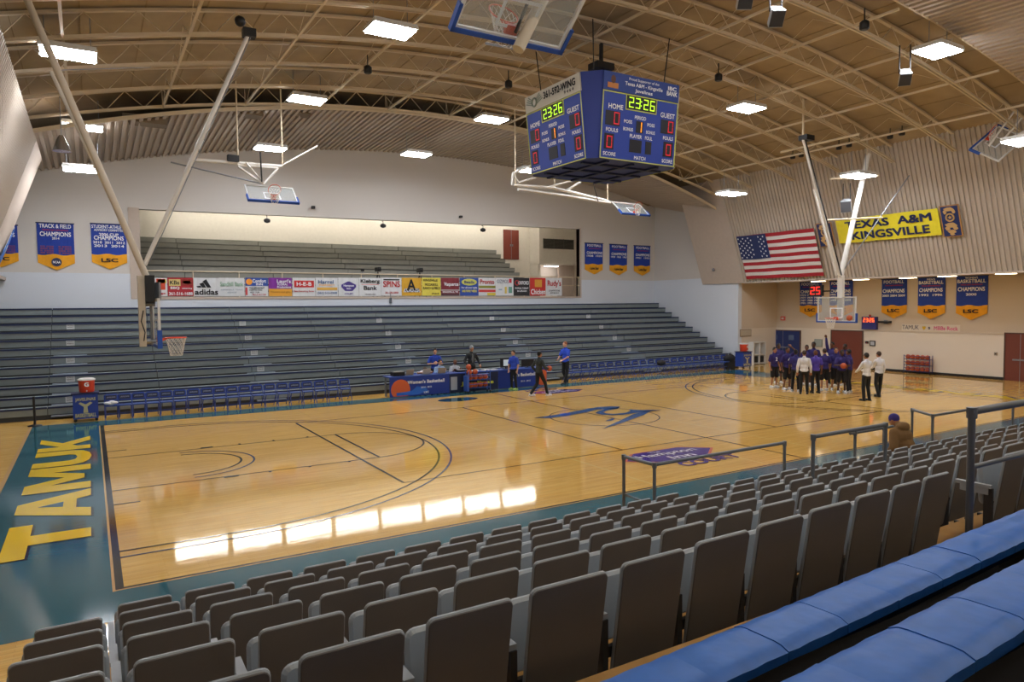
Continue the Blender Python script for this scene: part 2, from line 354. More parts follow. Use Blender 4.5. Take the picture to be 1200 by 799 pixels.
# ---- right: wing wall, return wall, end wall
m = MB(); m.box((XW, 18.15, 0), (XW+.3, YF, 11.5)); struct(m.build('wall_right_wing', WALLF))
m = MB(); m.box((XW+.3, 18.15, 0), (XR, 18.45, 5.2)); struct(m.build('wall_right_return', WALLR))
m = MB(); m.box((XR, -16, 0), (XR+.3, 18.45, 5.6)); struct(m.build('wall_right', WALLR))
m = MB(); m.box((XR-.03, -16, 0), (XR, 12.0, .13)); m.box((XR-.03, 14.4, 0), (XR, 16.0, .13)); struct(m.build('baseboard_right', BLACK))
m = MB(); m.box((XR-.05, -2, 2.17), (XR, 12.0, 2.22)); struct(m.build('trim_2', WALLR))
def slanted(side):
    """ribbed wall panel that leans out towards its foot; side 1 = right, -1 = left"""
    def X(x): return x if side > 0 else 29.7-x
    top, bot = ((30.7, 10.92) if side > 0 else (31.28, 9.35)), (32.9, 4.92)
    u = Vector((bot[0]-top[0], 0, bot[1]-top[1])).normalized(); nrm = Vector((u.z, 0, -u.x))   # faces the court
    if nrm.x > 0: nrm = -nrm
    m = MB(); p = .2; vs = []; y = 17.7; prof = []
    while y > -15:
        prof += [(y, 0), (y-.08, 0), (y-.1, -.07), (y-.18, -.07)]; y -= p
    for yy, d in prof:
        for pt in (top, bot): q = Vector((pt[0], yy, pt[1]))+nrm*d; vs.append((X(q.x), q.y, q.z))
    fs = [(2*i, 2*i+1, 2*i+3, 2*i+2) if side > 0 else (2*i+2, 2*i+3, 2*i+1, 2*i) for i in range(len(prof)-1)]
    m.add(vs, fs); o = m.build('wall_right_slanted' if side > 0 else 'wall_left_slanted', RIBW); struct(o)
    m = MB()
    a = [Vector((t[0], yy, t[1])) for t in (top, bot) for yy in (17.7, 20.9)]
    b = [q-nrm*.3 for q in a]; vs = [(X(q.x), q.y, q.z) for q in a+b]
    m.add(vs, [(0, 1, 3, 2), (4, 6, 7, 5), (0, 2, 6, 4), (1, 5, 7, 3), (2, 3, 7, 6), (0, 4, 5, 1)])
    m.box((min(X(32.87), X(33.0)), -15, 4.9), (max(X(32.87), X(33.0)), 17.7, 4.97))
    struct(m.build('wall_right_plaster' if side > 0 else 'wall_left_plaster', PLASTER))
slanted(1); slanted(-1)
m = MB(); m.box((XW-.05, -16, 4.97), (XR, 18.2, 5.1)); struct(m.build('ceiling_right', PLASTER))
m = MB(); m.box((-8.8, -16, 0), (-8.5, 26, 6)); struct(m.build('wall_left', WALLF))
m = MB(); m.box((-8.5, -16, 4.97), (-3.2, 26, 5.1)); struct(m.build('ceiling_left', PLASTER))
m = MB(); m.box((-12, -16.3, 0), (40, -16, 13.5)); struct(m.build('wall_near', UPW))
# ---- roof deck, soffits
XS = [-5.2+i*(37.6/48) for i in range(49)]
m = MB(); vs = []
for x in XS: vs += [(x, -16, zr(x)), (x, 26, zr(x))]
m.add(vs, [(2*i, 2*i+1, 2*i+3, 2*i+2) for i in range(48)]); struct(m.build('ceiling', DECK))
m = MB()
for k in range(1, 24):
    x = -3.2+k*1.49
    m.bar((x, -8, zr(x)-.015), (x, 19, zr(x)-.015), .03, .02)
struct(m.build('trim_3', mat('deck_seam', '9a8768', .9)))
def soffit(name, y0, y1, f0, f1, sgn):
    m = MB(); vs = []; x = -2.6; prof = []
    while x < 33: prof += [(x, 0), (x+.12, 0), (x+.14, .09), (x+.24, .09)]; x += .26
    for xx, d in prof: vs += [(xx, y0, f0(xx)+d), (xx, y1, f1(xx)+d)]
    m.add(vs, [(2*i, 2*i+2, 2*i+3, 2*i+1) for i in range(len(prof)-1)])
    struct(m.build(name, RIBC))
soffit('ceiling_far', 18.4, YF, zs1, zs2, 1)
soffit('ceiling_near', .9, -8.5, lambda x: zr(x)-.62, lambda x: zr(x)-1.0, -1)
m = MB()
for k in range(48):
    a, b = XS[k], XS[k+1]
    m.bar((a, 18.38, zs1(a)+.06), (b, 18.38, zs1(b)+.06), .05, .14); m.bar((a, .92, zr(a)-.55), (b, .92, zr(b)-.55), .05, .14)
struct(m.build('trim_4', STEEL))
# ---- roof trusses along x, bridging along y
for k in range(-1, 7):
    y = 2.45+2.62*k; m = MB(); N = 28
    if y < 1: continue
    xs = [-3.2+i*(34.2/N) for i in range(N+1)]
    lo = lambda x: zr(x)-.72
    for i in range(N):
        a, b = xs[i], xs[i+1]
        for dy in (-.06, .06): m.bar((a, y+dy, lo(a)), (b, y+dy, lo(b)), .05, .08)
        m.bar((a, y, zr(a)-.08), (b, y, zr(b)-.08), .12, .07)
        c = (a+b)/2; m.tube((a, y, lo(a)), (c, y, zr(c)-.1), .014, 5); m.tube((c, y, zr(c)-.1), (b, y, lo(b)), .014, 5)
    o = struct(m.build('roof_truss', STEEL))
for k in range(12):
    x = -.6+2.9*k
    m = MB(); m.bar((x, 1, zr(x)-.72), (x, 18.4, zr(x)-.72), .07, .07)
    for j in range(7):
        y = 2.45+2.62*j; m.tube((x, y, zr(x)-.72), (x, min(y+1.3, 18.4), zr(x)-.05), .012, 5); m.tube((x, min(y+1.3, 18.4), zr(x)-.05), (x, min(y+2.6, 18.4), zr(x)-.72), .012, 5)
    struct(m.build('roof_bridging', STEEL))
# ducts in the dark gap over the soffit edge
m = MB()
for x in (1, 4.5, 6.4, 9, 12.5, 15, 19): m.box((x, 18.9, zs1(x)+.12), (x+1.5, 19.6, zs1(x)+.4))
struct(m.build('trim_5', mat('duct_metal', '7d6d58', .7)))
# ---- the upper seating room behind the opening
m = MB(); m.box((-6, 33.5, 3), (40, 33.8, 12)); struct(m.build('wall_upper_back', UPW))
m = MB(); m.box((-6.3, YF+.36, 3), (-6, 33.8, 12)); m.box((34, YF+.36, 3), (34.3, 33.8, 12)); struct(m.build('wall_upper_side', UPW))
m = MB(); m.box((-6, YF+.36, 10.6), (34, 33.6, 10.8)); struct(m.build('ceiling_upper', UPW))
m = MB(); m.box((-6, YF+.36, 4.0), (34, 33.5, 4.2)); struct(m.build('floor_upper', PLASTER))
# ------------------------------------------------------------------ far bleachers
BGREY = mat('bleacher_grey_vinyl', '808a8b', .5, noise=.05, nscale=3); BNAVY = mat('bleacher_navy_edge', '1c2b52', .5); BDECK = mat('bleacher_deck', '3a3d3f', .7)
UGREY = mat('upper_bench_grey', '94948c', .55, noise=.05, nscale=3)
BY0, BRUN, BRISE, BN = 17.7, .62, .305, 12
SEAMS = [-8.4, -5.2, -1.6, 1.9, 5.4, 8.9, 12.4, 15.9, 19.4, 22.9, 26.4, 29.7, 32.6]
AISLES = [-.95, 5.75, 12.35, 18.95, 25.7]
t = thing('lower_bleacher', 'long grey lower bleacher of twelve rows with navy edges along the far wall', 'bleacher', (0, BY0, 0))
m = MB(); m.k = 0
for i in range(BN): m.box((-8.4, i*BRUN+.08, 0), (32.6, (i+1)*BRUN+.03, .38+i*BRISE))
m.build('deck', BDECK, t)
for i in range(BN):
    z = .43+i*BRISE; y = i*BRUN
    m = MB()
    for a, b in zip(SEAMS[:-1], SEAMS[1:]): m.box((a+.012, y+.03, z-.27), (b-.012, y+.07, z-.035)); m.box((a+.012, y+.04, z-.035), (b-.012, y+.36, z))
    row = m.build('bench_row', BGREY, t)
    m = MB()
    for a, b in zip(SEAMS[:-1], SEAMS[1:]): m.box((a+.012, y, z-.06), (b-.012, y+.05, z+.004))
    m.build('edge_strip', BNAVY, row)
    if i < 7:
        for x in AISLES: m = MB(); m.box((x-.55, y-.16, z-.33), (x+.55, y+.02, z-.29)); m.build('aisle_step', mat('pale_step_edge', '8794a6', .5), row)
    if i in (1, 3, 5, 7, 9):
        for x in AISLES:
            m = MB(); m.box((x-.14, y+.005, z-.26), (x+.14, y+.03, z-.03)); m.k = 1; m.M = frame((0, y+.0, z-.145), (1, 0, 0), (0, 0, 1))
            for j in (0, 1): m.text('ROW '+'ABCDEFGHIJ'[i], (x, .045-.08*j), .2, .05, 0, .01)
            m.build('row_card', [mat('row_card_white', 'cdd0d0', .6), BTXT], row)
m = MB(); m.M = frame((32.6, 0, 0), (0, 1, 0), (0, 0, 1)); m.prism([(BN*BRUN, 0)]+[(BN*BRUN, .4+(BN-1)*BRISE)]+[q for i in range(BN-1, -1, -1) for q in ((i*BRUN+.05, .4+i*BRISE), (i*BRUN+.05, .4+(i-1)*BRISE if i else 0))], 0, .03); m.build('end_panel', BGREY, t)
# ------------------------------------------------------------------ upper bleacher
t = thing('upper_bleacher', 'grey upper bleacher of stepped benches behind the banner railing', 'bleacher', (0, 27, 0))
for i in range(10):
    z = 4.55+i*.345; y = i*.62; m = MB()
    xr = 24.65
    for a, b in zip([-5.5, -.5, 4, 8.4, 12.8, 17.2, 21.2], [-.5, 4, 8.4, 12.8, 17.2, 21.2, xr]):
        m.box((a+.015, y, z-.265), (b-.015, y+.05, z-.02)); m.box((a+.015, y, z-.035), (b-.015, y+.33, z))
    r_ = m.build('bench_row', UGREY, t)
    m = MB(); m.box((-5.5, y+.08, z-.75), (xr, y+.66, z-.05)); m.build('deck', BDECK, r_)
# upper room: door, vent, doorway
m = MB(); m.M = frame((26.4, 33.48, 7.1), (1, 0, 0), (0, 0, 1)); m.box((-.65, 0, 0), (.65, 2.15, .05)); d = struct(m.build('door_1', mat('red_brown_door', '7d3a2b', .5)))
m = MB(); m.M = frame((26.4, 33.48, 7.1), (1, 0, 0), (0, 0, 1)); m.box((-.015, .02, .05), (.015, 2.12, .06)); m.box((-.12, .95, .05), (-.05, 1.1, .1)); m.box((.05, .95, .05), (.12, 1.1, .1)); m.build('handle', GREYM, d)
zs_ = at(650, 309, 1, 32.2).z; xv0 = at(632, 300, 1, 32.2).x
m = MB(); m.box((xv0, 32.2, zs_), (34, 32.4, 10.4)); m.box((xv0, 32.4, 4.2), (xv0+.2, 33.5, 10.4)); m.box((xv0, 32.2, zs_-.05), (34, 33.5, zs_)); struct(m.build('wall_upper_right', UPW))
a, b = at(655, 330, 1, 33).x, at(671, 330, 1, 33).x
m = MB(); m.box((a, 33, 4.2), (b, 33.2, zs_-.05)); m.box((b, 32.9, 4.2), (b+.12, 33.2, zs_-.05)); struct(m.build('wall_upper_doorway', PLASTER))
t = thing('wall_vent', 'long dark louvred vent grille high on the cream wall of the upper level', 'vent', mtx=frame((at(654.5, 286, 1, 32.18).x, 32.18, at(654.5, 286, 1, 32.18).z), (1, 0, 0), (0, 0, 1)))
m = MB(); m.box((-1.35, -.36, 0), (1.35, .36, .02)); m.build('backing', mat('vent_dark', '3c3a35', .8), t)
m = MB()
for i in range(9): m.box((-1.35, -.34+i*.08, .02), (1.35, -.31+i*.08, .05))
for x in (-1.36, -.45, .45, 1.36): m.box((x-.02, -.37, .02), (x+.02, .37, .06))
m.build('louvre_frame', mat('vent_frame', '6a675e', .6), t)
t = thing('ceiling_light', 'glowing fluorescent light in the doorway recess of the upper level', 'light', (at(647, 313, 1, 32.6).x, 32.7, zs_-.14))
m = MB(); m.box((-.6, -.12, 0), (.6, .12, .08)); m.build('housing', WHITE, t)
m = MB(); m.box((-.57, -.1, -.05), (.57, .1, 0)); m.build('diffuser', mat('doorway_tube', 'fff2f0', .4, emit=12), t)
for i in range(8):
    x = 3.3+i*3.0
    t = thing('strip_light', f'long fluorescent strip light over the upper bleacher, {nth(i)} from the left', 'light', (x+1.4, 31.5, 9.7+.04*i), group='strip lights over the upper bleacher')
    R_ = Matrix.Rotation(math.radians(-28), 4, 'X')
    m = MB(); m.M = R_; m.box((-1.38, 0, -.26), (1.38, .12, .26)); m.M = None; m.tube((-1, .05, .3), (-1, .05, .89-.04*i), .02); m.tube((1, .05, .3), (1, .05, .89-.04*i), .02); m.build('housing', WHITE, t)
    m = MB(); m.M = R_
    for z in (-.22, .02): m.box((-1.34, -.03, z), (1.34, 0, z+.2))
    m.build('diffuser', TROF, t)
    m = MB(); m.M = R_; m.box((-1.34, .12, -.22), (1.34, .16, -.06)); m.build('added_rear_glow', TROF, t)  # glowing back face added to brighten the wall behind
# ------------------------------------------------------------------ railing with advertising banners
t = thing('guard_railing', 'cream metal guard railing across the front of the upper level', 'railing', (0, YF-.01, 0))
m = MB(); m.tube((OX0, 0, 5.47), (OX1, 0, 5.47), .03); m.tube((OX0, 0, 4.95), (OX1, 0, 4.95), .02); m.build('rail', STEEL, t)
for k in range(13): m = MB(); m.tube((OX0+.1+k*2.05, 0, OZ0), (OX0+.1+k*2.05, 0, 5.47), .025); m.build('post', STEEL, t)
adw = mat('vinyl_white', 'd6d8da', .6, noise=.03)
def vinyl(n, c): return mat('vinyl_'+n, c, .6, noise=.04)
# (u0, u1, vinyl, label, [patches (x0,y0,x1,y1,colour)], [texts (string,x,y,w,h,material)]) in a 1 x 1 sheet
ADS = [
 (163, 173, adw, 'white advertising banner with a blue block, half hidden behind the hoop mast', [(0, .5, .9, .95, '27356b'), (0, 0, 1, .25, '6d7aa8')], []),
 (173, 196, adw, 'white advertising banner with a red and yellow emblem beside the hoop mast', [(.45, .35, .9, .95, 'd24a2c'), (.5, .7, .95, .92, 'e2c33a')], [('Sausage', .5, .15, .8, .14, RTXT)]),
 (196.5, 226.5, vinyl('red', 'b02530'), 'red barbecue advertising banner with a yellow panel and white telephone number', [(.05, .56, .5, .92, 'd8c27a'), (.55, .6, .97, .92, '8c2a1c'), (.6, .68, .9, .85, 'd8622a')], [('KBs', .27, .74, .36, .22, BTXT), ('BBQ', .28, .44, .35, .16, WTXT), ('catering', .75, .42, .4, .1, WTXT), ('361-516-1688', .5, .14, .92, .17, WTXT)]),
 (227, 256.5, adw, 'white sportswear banner with three slanted black stripes over lowercase lettering', [], [('adidas', .5, .23, .92, .3, BTXT)]),
 (256.5, 286.5, adw, 'white banner with faint green script lettering, right of the black striped banner', [], [('Sandhill Bank', .5, .66, .9, .24, mat('pale_green_lettering', '8fb39a', .7)), ('KINGSVILLE, TEXAS', .5, .35, .85, .09, mat('pale_grey_lettering', 'a9b4bd', .7)), ('BISHOP', .5, .2, .35, .08, mat('pale_grey_lettering', 'a9b4bd', .7))]),
 (287.5, 314, adw, 'white hotel banner with a blue header and an orange sun disc', [(0, .56, 1, 1, '2a4a9a'), (0, .06, .09, .48, 'c84a4a')], [('Comfort', .62, .83, .6, .2, WTXT), ('INN', .62, .65, .3, .13, WTXT), ('FREE BREAKFAST', .5, .45, .68, .08, BTXT), ('INDOOR POOL', .45, .33, .58, .08, BTXT), ('HOT TUB', .4, .21, .4, .08, BTXT), ('361-516-1120', .6, .09, .6, .09, RTXT)]),
 (315, 342, vinyl('purple', '7a2590'), 'purple banner with an orange lower third and white lettering', [(0, 0, 1, .4, 'dfa032')], [("Lauri's", .65, .82, .6, .2, WTXT), ('FLORAL', .6, .64, .45, .11, WTXT), ('Productions', .66, .5, .6, .11, WTXT), ('Flowers and gifts', .5, .22, .85, .12, mat('orange_lettering', 'b87a28', .7))]),
 (343, 369.5, adw, 'white supermarket banner with a rounded red logo plate', [(.06, .48, .94, .85, 'c02828')], [('H-E-B', .5, .665, .66, .2, WTXT), ('Save Everything Better', .5, .26, .9, .12, RTXT)]),
 (370, 396, adw, 'white banner with blue script, a tan band and a blue telephone number', [(.05, .33, .97, .48, 'd8a94a')], [('Harrel', .45, .78, .7, .2, mat('slate_blue_lettering', '54709a', .7)), ('PHARMACY', .5, .6, .7, .09, GOLD), ('(361) 515-0208', .5, .16, .9, .15, mat('slate_blue_lettering', '54709a', .7))]),
 (396.5, 420.5, adw, 'white hotel banner with a purple hexagon emblem', [], [('Hampton', .5, .56, .5, .14, WTXT), ('Inn', .5, .42, .2, .1, WTXT), ('COURT', .5, .13, .42, .1, mat('purple_lettering', '4a3590', .7))]),
 (421, 446.5, adw, 'white bank banner with two lines of black serif lettering', [(.1, .62, .9, .65, 'd98a80')], [('Kleberg', .5, .8, .88, .26, BTXT), ('Bank', .5, .45, .6, .24, BTXT), ('MEMBER FDIC', .5, .1, .5, .06, BTXT)]),
 (447, 470.5, adw, 'white banner with big red block letters under a thin black bar', [(.1, .86, .9, .93, '1c1c1c')], [('SPINS', .5, .65, .84, .34, RTXT), ('361-592-5858', .5, .17, .65, .11, RTXT)]),
 (471, 494, vinyl('amber', 'd8a52a'), 'amber banner with a tall black letter A over a scroll', [], [('A', .47, .6, .44, .62, BTXT), ('ANDREWS', .5, .3, .76, .2, BTXT)]),
 (494.5, 516.5, vinyl('yellow', 'e0d052'), 'yellow ranch banner with dark lettering', [], [('KINGSVILLE', .45, .87, .75, .13, BTXT), ('MCCASKILL', .5, .62, .7, .14, BTXT), ('RANCH & FIELD', .5, .42, .9, .14, BTXT), ('592-8181', .7, .12, .4, .08, BTXT)]),
 (517, 538, vinyl('maroon', '7a2530'), 'maroon banner with white capitals and grey lower bands', [(0, .28, 1, .34, 'b0a8a8'), (0, .0, 1, .12, '54323a')], [('Vaqueros', .55, .62, .8, .26, WTXT), ('KINGSVILLE, TX', .5, .2, .85, .1, WTXT)]),
 (539, 560.5, vinyl('blue', '2a4aa0'), 'blue banner with a yellow oval sign at its top', [], [('Bealls', .5, .76, .55, .16, mat('dark_blue_lettering', '1e2f70', .7)), ('For all your style', .5, .44, .85, .12, WTXT), ('AND FAMILY NEEDS', .5, .26, .8, .13, YTXT)]),
 (561, 580.5, adw, 'white banner with red capitals over green and yellow bars', [(0, .42, 1, .56, '8a8a3a'), (0, .2, 1, .34, 'c8403a'), (.5, .02, 1, .16, 'd8c23a')], [('Pronto', .5, .78, .86, .26, RTXT)]),
 (581, 601.5, adw, 'white banner with thin grey capitals and small coloured patches', [(.75, .72, .9, .95, 'c83a4a'), (.5, .12, .62, .5, 'd8c060'), (.72, .15, .92, .5, '6a9a8a'), (.15, .3, .35, .38, '9ab0c0')], [('GIZMOS', .38, .8, .66, .2, mat('grey_lettering', '8a8f98', .7))]),
 (602, 620.5, vinyl('black', '26262a'), 'black banner with white capitals and a red ring', [], [('OXFORD', .6, .72, .7, .2, WTXT), ('PHYSICAL THERAPY', .5, .42, .85, .09, WTXT), ('361-595-0101', .5, .26, .6, .09, WTXT)]),
 (621, 639.5, vinyl('scarlet', 'c0302a'), 'scarlet banner with a round golden badge and white script', [(.3, .48, .75, .9, 'd89a3a')], [('Chicken', .5, .22, .9, .3, WTXT)]),
 (640, 658.5, adw, 'white banner with red script lettering, last on the right of the railing', [], [("Rudy's", .5, .66, .85, .42, RTXT), ('COUNTRY STORE', .5, .28, .7, .09, BTXT), ('AND BAR-B-Q', .5, .15, .55, .08, BTXT)]),
]
PATCH = {}
def patch(c):
    if c not in PATCH: PATCH[c] = mat('print_'+c, c, .65)
    return PATCH[c]
for i, (u0, u1, vm, lab, pats, txts) in enumerate(ADS):
    a = at(u0, 337, 1, YF-.06).x; b = at(u1, 337, 1, YF-.06).x; wd = b-a
    zt = at((u0+u1)/2, 325.5, 1, YF-.06).z; zb = at((u0+u1)/2, 347-(.6 if i > 10 else 0), 1, YF-.06).z; ht = zt-zb
    t = thing('advertising_banner', lab, 'banner', mtx=frame((a, YF-.06, zb), (1, 0, 0), (0, 0, 1)))
    m = MB(); N = 8
    vs = [(wd*k/N, y, .012*math.sin(k*2.1+i)) for k in range(N+1) for y in (0, ht)] + [(wd*k/N, y, -.012+.012*math.sin(k*2.1+i)) for k in range(N+1) for y in (0, ht)]
    o = 2*(N+1)
    m.add(vs, [(2*k, 2*k+2, 2*k+3, 2*k+1) for k in range(N)]+[(o+2*k+1, o+2*k+3, o+2*k+2, o+2*k) for k in range(N)]); m.build('sheet', vm, t)
    for (x0, y0, x1, y1, c) in pats: m = MB(); m.sheet([(x0*wd, y0*ht), (x1*wd, y0*ht), (x1*wd, y1*ht), (x0*wd, y1*ht)], .018); m.build('printed_panel', patch(c), t)
    if i == 3:
        m = MB()
        for k, (x, hh) in enumerate(((.12, .1), (.3, .28), (.5, .46))):
            m.sheet([((x+.03-.0)*wd, .47*ht), ((x+.19)*wd, .47*ht), ((x+.19-hh*.42)*wd, (.47+hh)*ht), ((x+.0-hh*.36+.02)*wd, (.47+hh*.72)*ht)], .02)
        m.build('logo', BTXT, t)
    if i == 5: m = MB(); m.sheet([((.17+.14*math.cos(k*PI/8))*wd, (.78+.17*math.sin(k*PI/8))*ht) for k in range(16)], .022); m.build('logo', patch('e8962e'), t)
    if i == 9: m = MB(); m.sheet([(x*wd, y*ht) for x, y in ((.14, .5), (.32, .28), (.68, .28), (.86, .5), (.86, .62), (.55, .8), (.45, .8), (.14, .62))], .019); m.build('logo', patch('4a3a85'), t)
    if i == 15: m = MB(); m.sheet([((.5+.42*math.cos(k*PI/10))*wd, (.76+.19*math.sin(k*PI/10))*ht) for k in range(20)], .019); m.build('logo', patch('c8c860'), t)
    if i == 18: m = MB(); m.M = Matrix.Translation((.2*wd, .72*ht, .02)); m.torus((0, 0, 0), .12*wd, .03*wd, 16, 5); m.build('logo', patch('b03038'), t)
    if i == 12: m = MB(); m.sheet([(x*wd, y*ht) for x, y in ((.08, .2), (.92, .2), (.86, .4), (.14, .4))], .019); m.build('logo', WTXT, t)
    for s, x, y, w_, h_, mt in txts: m = MB(); m.text(s, (x*wd, y*ht), w_*wd, h_*ht, .024, .02); m.build('lettering', mt, t)
# ------------------------------------------------------------------ championship pennants
def pennant(label, u0, u1, vt, vtip, ax, val, lines, foot, tilt=0, group=None):
    """lines: (text, y from the top as a share, width share, height share, material)"""
    if ax == 1: a, b = at(u0, vt, 1, val), at(u1, vt, 1, val); wd = b.x-a.x; r = (1, 0, 0)
    else: a, b = at(u0, vt, 0, val), at(u1, vt, 0, val); wd = a.y-b.y; r = (0, -1, 0)
    zt = (a.z+b.z)/2; tip = at((u0+u1)/2, vtip, ax, val); H = zt-tip.z; c = (a+b)/2
    t = thing('pennant_banner', label, 'banner', mtx=frame((c.x, c.y, zt), r, (0, 0, 1)), group=group)
    h1 = H*.68; m = MB(); N = 10
    wv = lambda x, y: .03*math.sin(x*7/wd+1)*y/H
    def ribbon(y0, y1, z=0):
        vs = [(wd*(k/N-.5), y(k), z+wv(wd*(k/N-.5), -y(k))) for k in range(N+1) for y in (y0, y1)]
        n = len(vs); vs += [(p[0], p[1], p[2]-.015) for p in vs]
        return vs, [(2*k+1, 2*k+3, 2*k+2, 2*k) for k in range(N)]+[(n+2*k, n+2*k+2, n+2*k+3, n+2*k+1) for k in range(N)]
    m.add(*ribbon(lambda k: 0, lambda k: -h1-.03*math.sin(k*1.1))); m.build('cloth', CLOTHB, t)
    m = MB(); m.add(*ribbon(lambda k: -h1-.03*math.sin(k*1.1)+.02, lambda k: -h1-(H-h1)*(.52+.48*(1-abs(k/N-.5)*2)), .006)); m.build('gold_point', GOLD, t)
    m = MB(); m.tube((-wd/2-.03, 0, 0), (wd/2+.03, 0, 0), .025); m.build('hanging_rod', NAVY, t)
    for s, y, w_, h_, mt in lines: m = MB(); m.text(s, (0, -y*H), w_*wd, h_*H, .05, .02); m.build('lettering', mt, t)
    m = MB()
    if foot == 'disc':
        m.sheet([(.14*wd*math.cos(k*PI/12), -.83*H+.14*wd*math.sin(k*PI/12)) for k in range(24)], .055); m.build('emblem', NAVY, t)
        m = MB(); m.text('NCAA', (0, -.83*H), .2*wd, .05*H, .06, .02); m.build('lettering', WTXT, t)
    else: m.text(foot, (0, -.8*H), .48*wd, .085*H, .055, .03); m.build('lettering', BTXT, t)
    return t
def years(s, y): return [(row, y+.075*k, min(.9, .085*len(row)), .055, WTXT) for k, row in enumerate(s.split('/'))]
yf = YF-.05
small = lambda y: [('TEXAS A&M KINGSVILLE', y, .7, .03, RTXT)]
names = [(n, .5+.045*k, .84, .028, mat('dull_red_lettering', '8d4a68', .7)) for k, n in enumerate(('== ===    = ====', '=== ==    == ===', '= ====    === ==', '== ===    = ===='))]
pennant('blue and gold track banner with a round dark emblem on its point', 42.5, 86, 261.5, 316.5, 1, yf, [('TRACK & FIELD', .065, .86, .085, WTXT)]+small(.15)+[('CHAMPIONS', .235, .84, .095, WTXT), ('2014', .325, .2, .05, WTXT)]+names, 'disc')
pennant('blue and gold hanging banner for student athletes, behind the left hoop mast', 106, 147.5, 262.5, 315.5, 1, yf, [('STUDENT-ATHLETE', .065, .95, .075, WTXT), ('ADVISORY COMMITTEE', .14, .82, .05, WTXT), ('2006 CUP', .235, .55, .06, WTXT), ('CHAMPIONS', .31, .84, .095, WTXT)]+years('2010  2011  2012/2013  2014', .41), 'LSC')
pennant('blue and gold hanging banner half hidden behind the slanted wall at the left edge', -21, 20, 263, 313, 1, yf, [('TRACK & FIELD', .065, .86, .085, WTXT), ('CHAMPIONS', .235, .84, .095, WTXT)]+names, 'LSC')
for lab, u0, u1, v, vt, yr in (('blue and gold football banner right of the upper seats, leftmost of the three', 685.5, 706.5, 285, 321.5, '1938  1939'), ('blue and gold football banner, middle one of the three right of the upper seats', 714.5, 735, 286.5, 322.5, '1959  1962  1967'), ('blue and gold football banner nearest the far corner of the hall', 743, 762, 288, 323, '1951  1952')):
    pennant(lab, u0, u1, v, vt, 1, yf, [('FOOTBALL', .075, .8, .075, WTXT)]+small(.17)+[('CHAMPIONS', .31, .86, .085, WTXT)]+years(yr, .41), 'Lone Star')
xe = XR-.06
pennant('blue football banner left of the far hoop board, four rows of years', 937.5, 963, 330, 371.5, 0, xe, [('FOOTBALL', .07, .8, .08, WTXT)]+small(.15)+[('CHAMPIONS', .28, .86, .09, WTXT)]+years('1974 1975 1976/1977 1979 1985/1987 1988 1989/1992 1993 1994', .38), 'LSC')
pennant('blue football banner behind the far hoop board and shot clock', 972.5, 999.5, 329, 371.5, 0, xe, [('FOOTBALL', .07, .8, .08, WTXT)]+small(.15)+[('CHAMPIONS', .28, .86, .09, WTXT)]+years('1995 1996 1997/1998 2001 2002/2003 2004 2009', .38), 'LSC')
pennant('blue and gold football banner between the far hoop and the basketball banners', 1033.5, 1063, 327, 373, 0, xe, [('FOOTBALL', .07, .8, .08, WTXT)]+small(.16)+[('CHAMPIONS', .3, .86, .095, WTXT)]+years('2003 2004 2009', .42), 'LSC')
pennant("blue and gold men's basketball banner with two years on it", 1076, 1108, 325, 374, 0, xe, [("MEN'S", .045, .3, .05, WTXT), ('BASKETBALL', .12, .9, .08, WTXT)]+small(.2)+[('CHAMPIONS', .3, .86, .095, WTXT)]+years('1992  1996', .42), 'LSC')
pennant("blue and gold women's basketball banner, rightmost on the end wall", 1121, 1158, 323, 375, 0, xe, [("WOMEN'S", .045, .4, .05, WTXT), ('BASKETBALL', .12, .9, .08, WTXT)]+small(.2)+[('CHAMPIONS', .3, .86, .095, WTXT)]+years('2000', .42), 'LSC')
# ------------------------------------------------------------------ flag and school banners on the slanted wall
PT, PB = Vector((30.7, 0, 10.85)), Vector((32.9, 0, 4.85))
PN = Vector(((PB-PT).z, 0, -(PB-PT).x)).normalized()
PU = (PT-PB).normalized()
def panel_pt(u, v, off=.05):
    d = RT*((u-600)/FPX) - UP*((v-399.5)/FPX) + FW
    return CAM + d*((PT+PN*off-CAM).dot(PN)/d.dot(PN))
def panel_frame(u0, v0, u1, v1, ub, vb):
    """frame at the top left corner, from top left, top right and bottom left pixels"""
    a, b, c = panel_pt(u0, v0), panel_pt(u1, v1), panel_pt(ub, vb)
    return a, b, c
a, b, c = panel_pt(863.5, 277), panel_pt(954, 267), panel_pt(875.5, 327)
fw_, fh_ = abs(a.y-b.y), (a-c).length
t = thing('national_flag', 'large red, white and blue striped flag with white stars on the slanted ribbed wall', 'flag', mtx=frame(a, (0, -1, 0), PU))
flag_w = lambda x, y: .03*math.sin(x*3.1+y*1.3)
def cloth_grid(m, x0, y0, x1, y1, z, nx=14, ny=1):
    vs = [(x0+(x1-x0)*i/nx, y0+(y1-y0)*j/ny, z+flag_w(x0+(x1-x0)*i/nx, y0)) for j in range(ny+1) for i in range(nx+1)]
    m.add(vs, [(j*(nx+1)+i, j*(nx+1)+i+1, (j+1)*(nx+1)+i+1, (j+1)*(nx+1)+i) for j in range(ny) for i in range(nx)])
mr, mw = MB(), MB()
for k in range(13):
    mm = mr if k % 2 == 0 else mw
    cloth_grid(mm, 0, -fh_*(k+1)/13, fw_, -fh_*k/13, .03)
mr.build('red_stripes', mat('flag_red', 'a3202c', .8), t); mw.build('white_stripes', mat('flag_white', 'd8d4d0', .8), t)
m = MB(); cloth_grid(m, 0, -fh_*7/13, fw_*.4, 0, .09, 8); m.build('canton', mat('flag_blue', '22305f', .8), t)
m = MB()
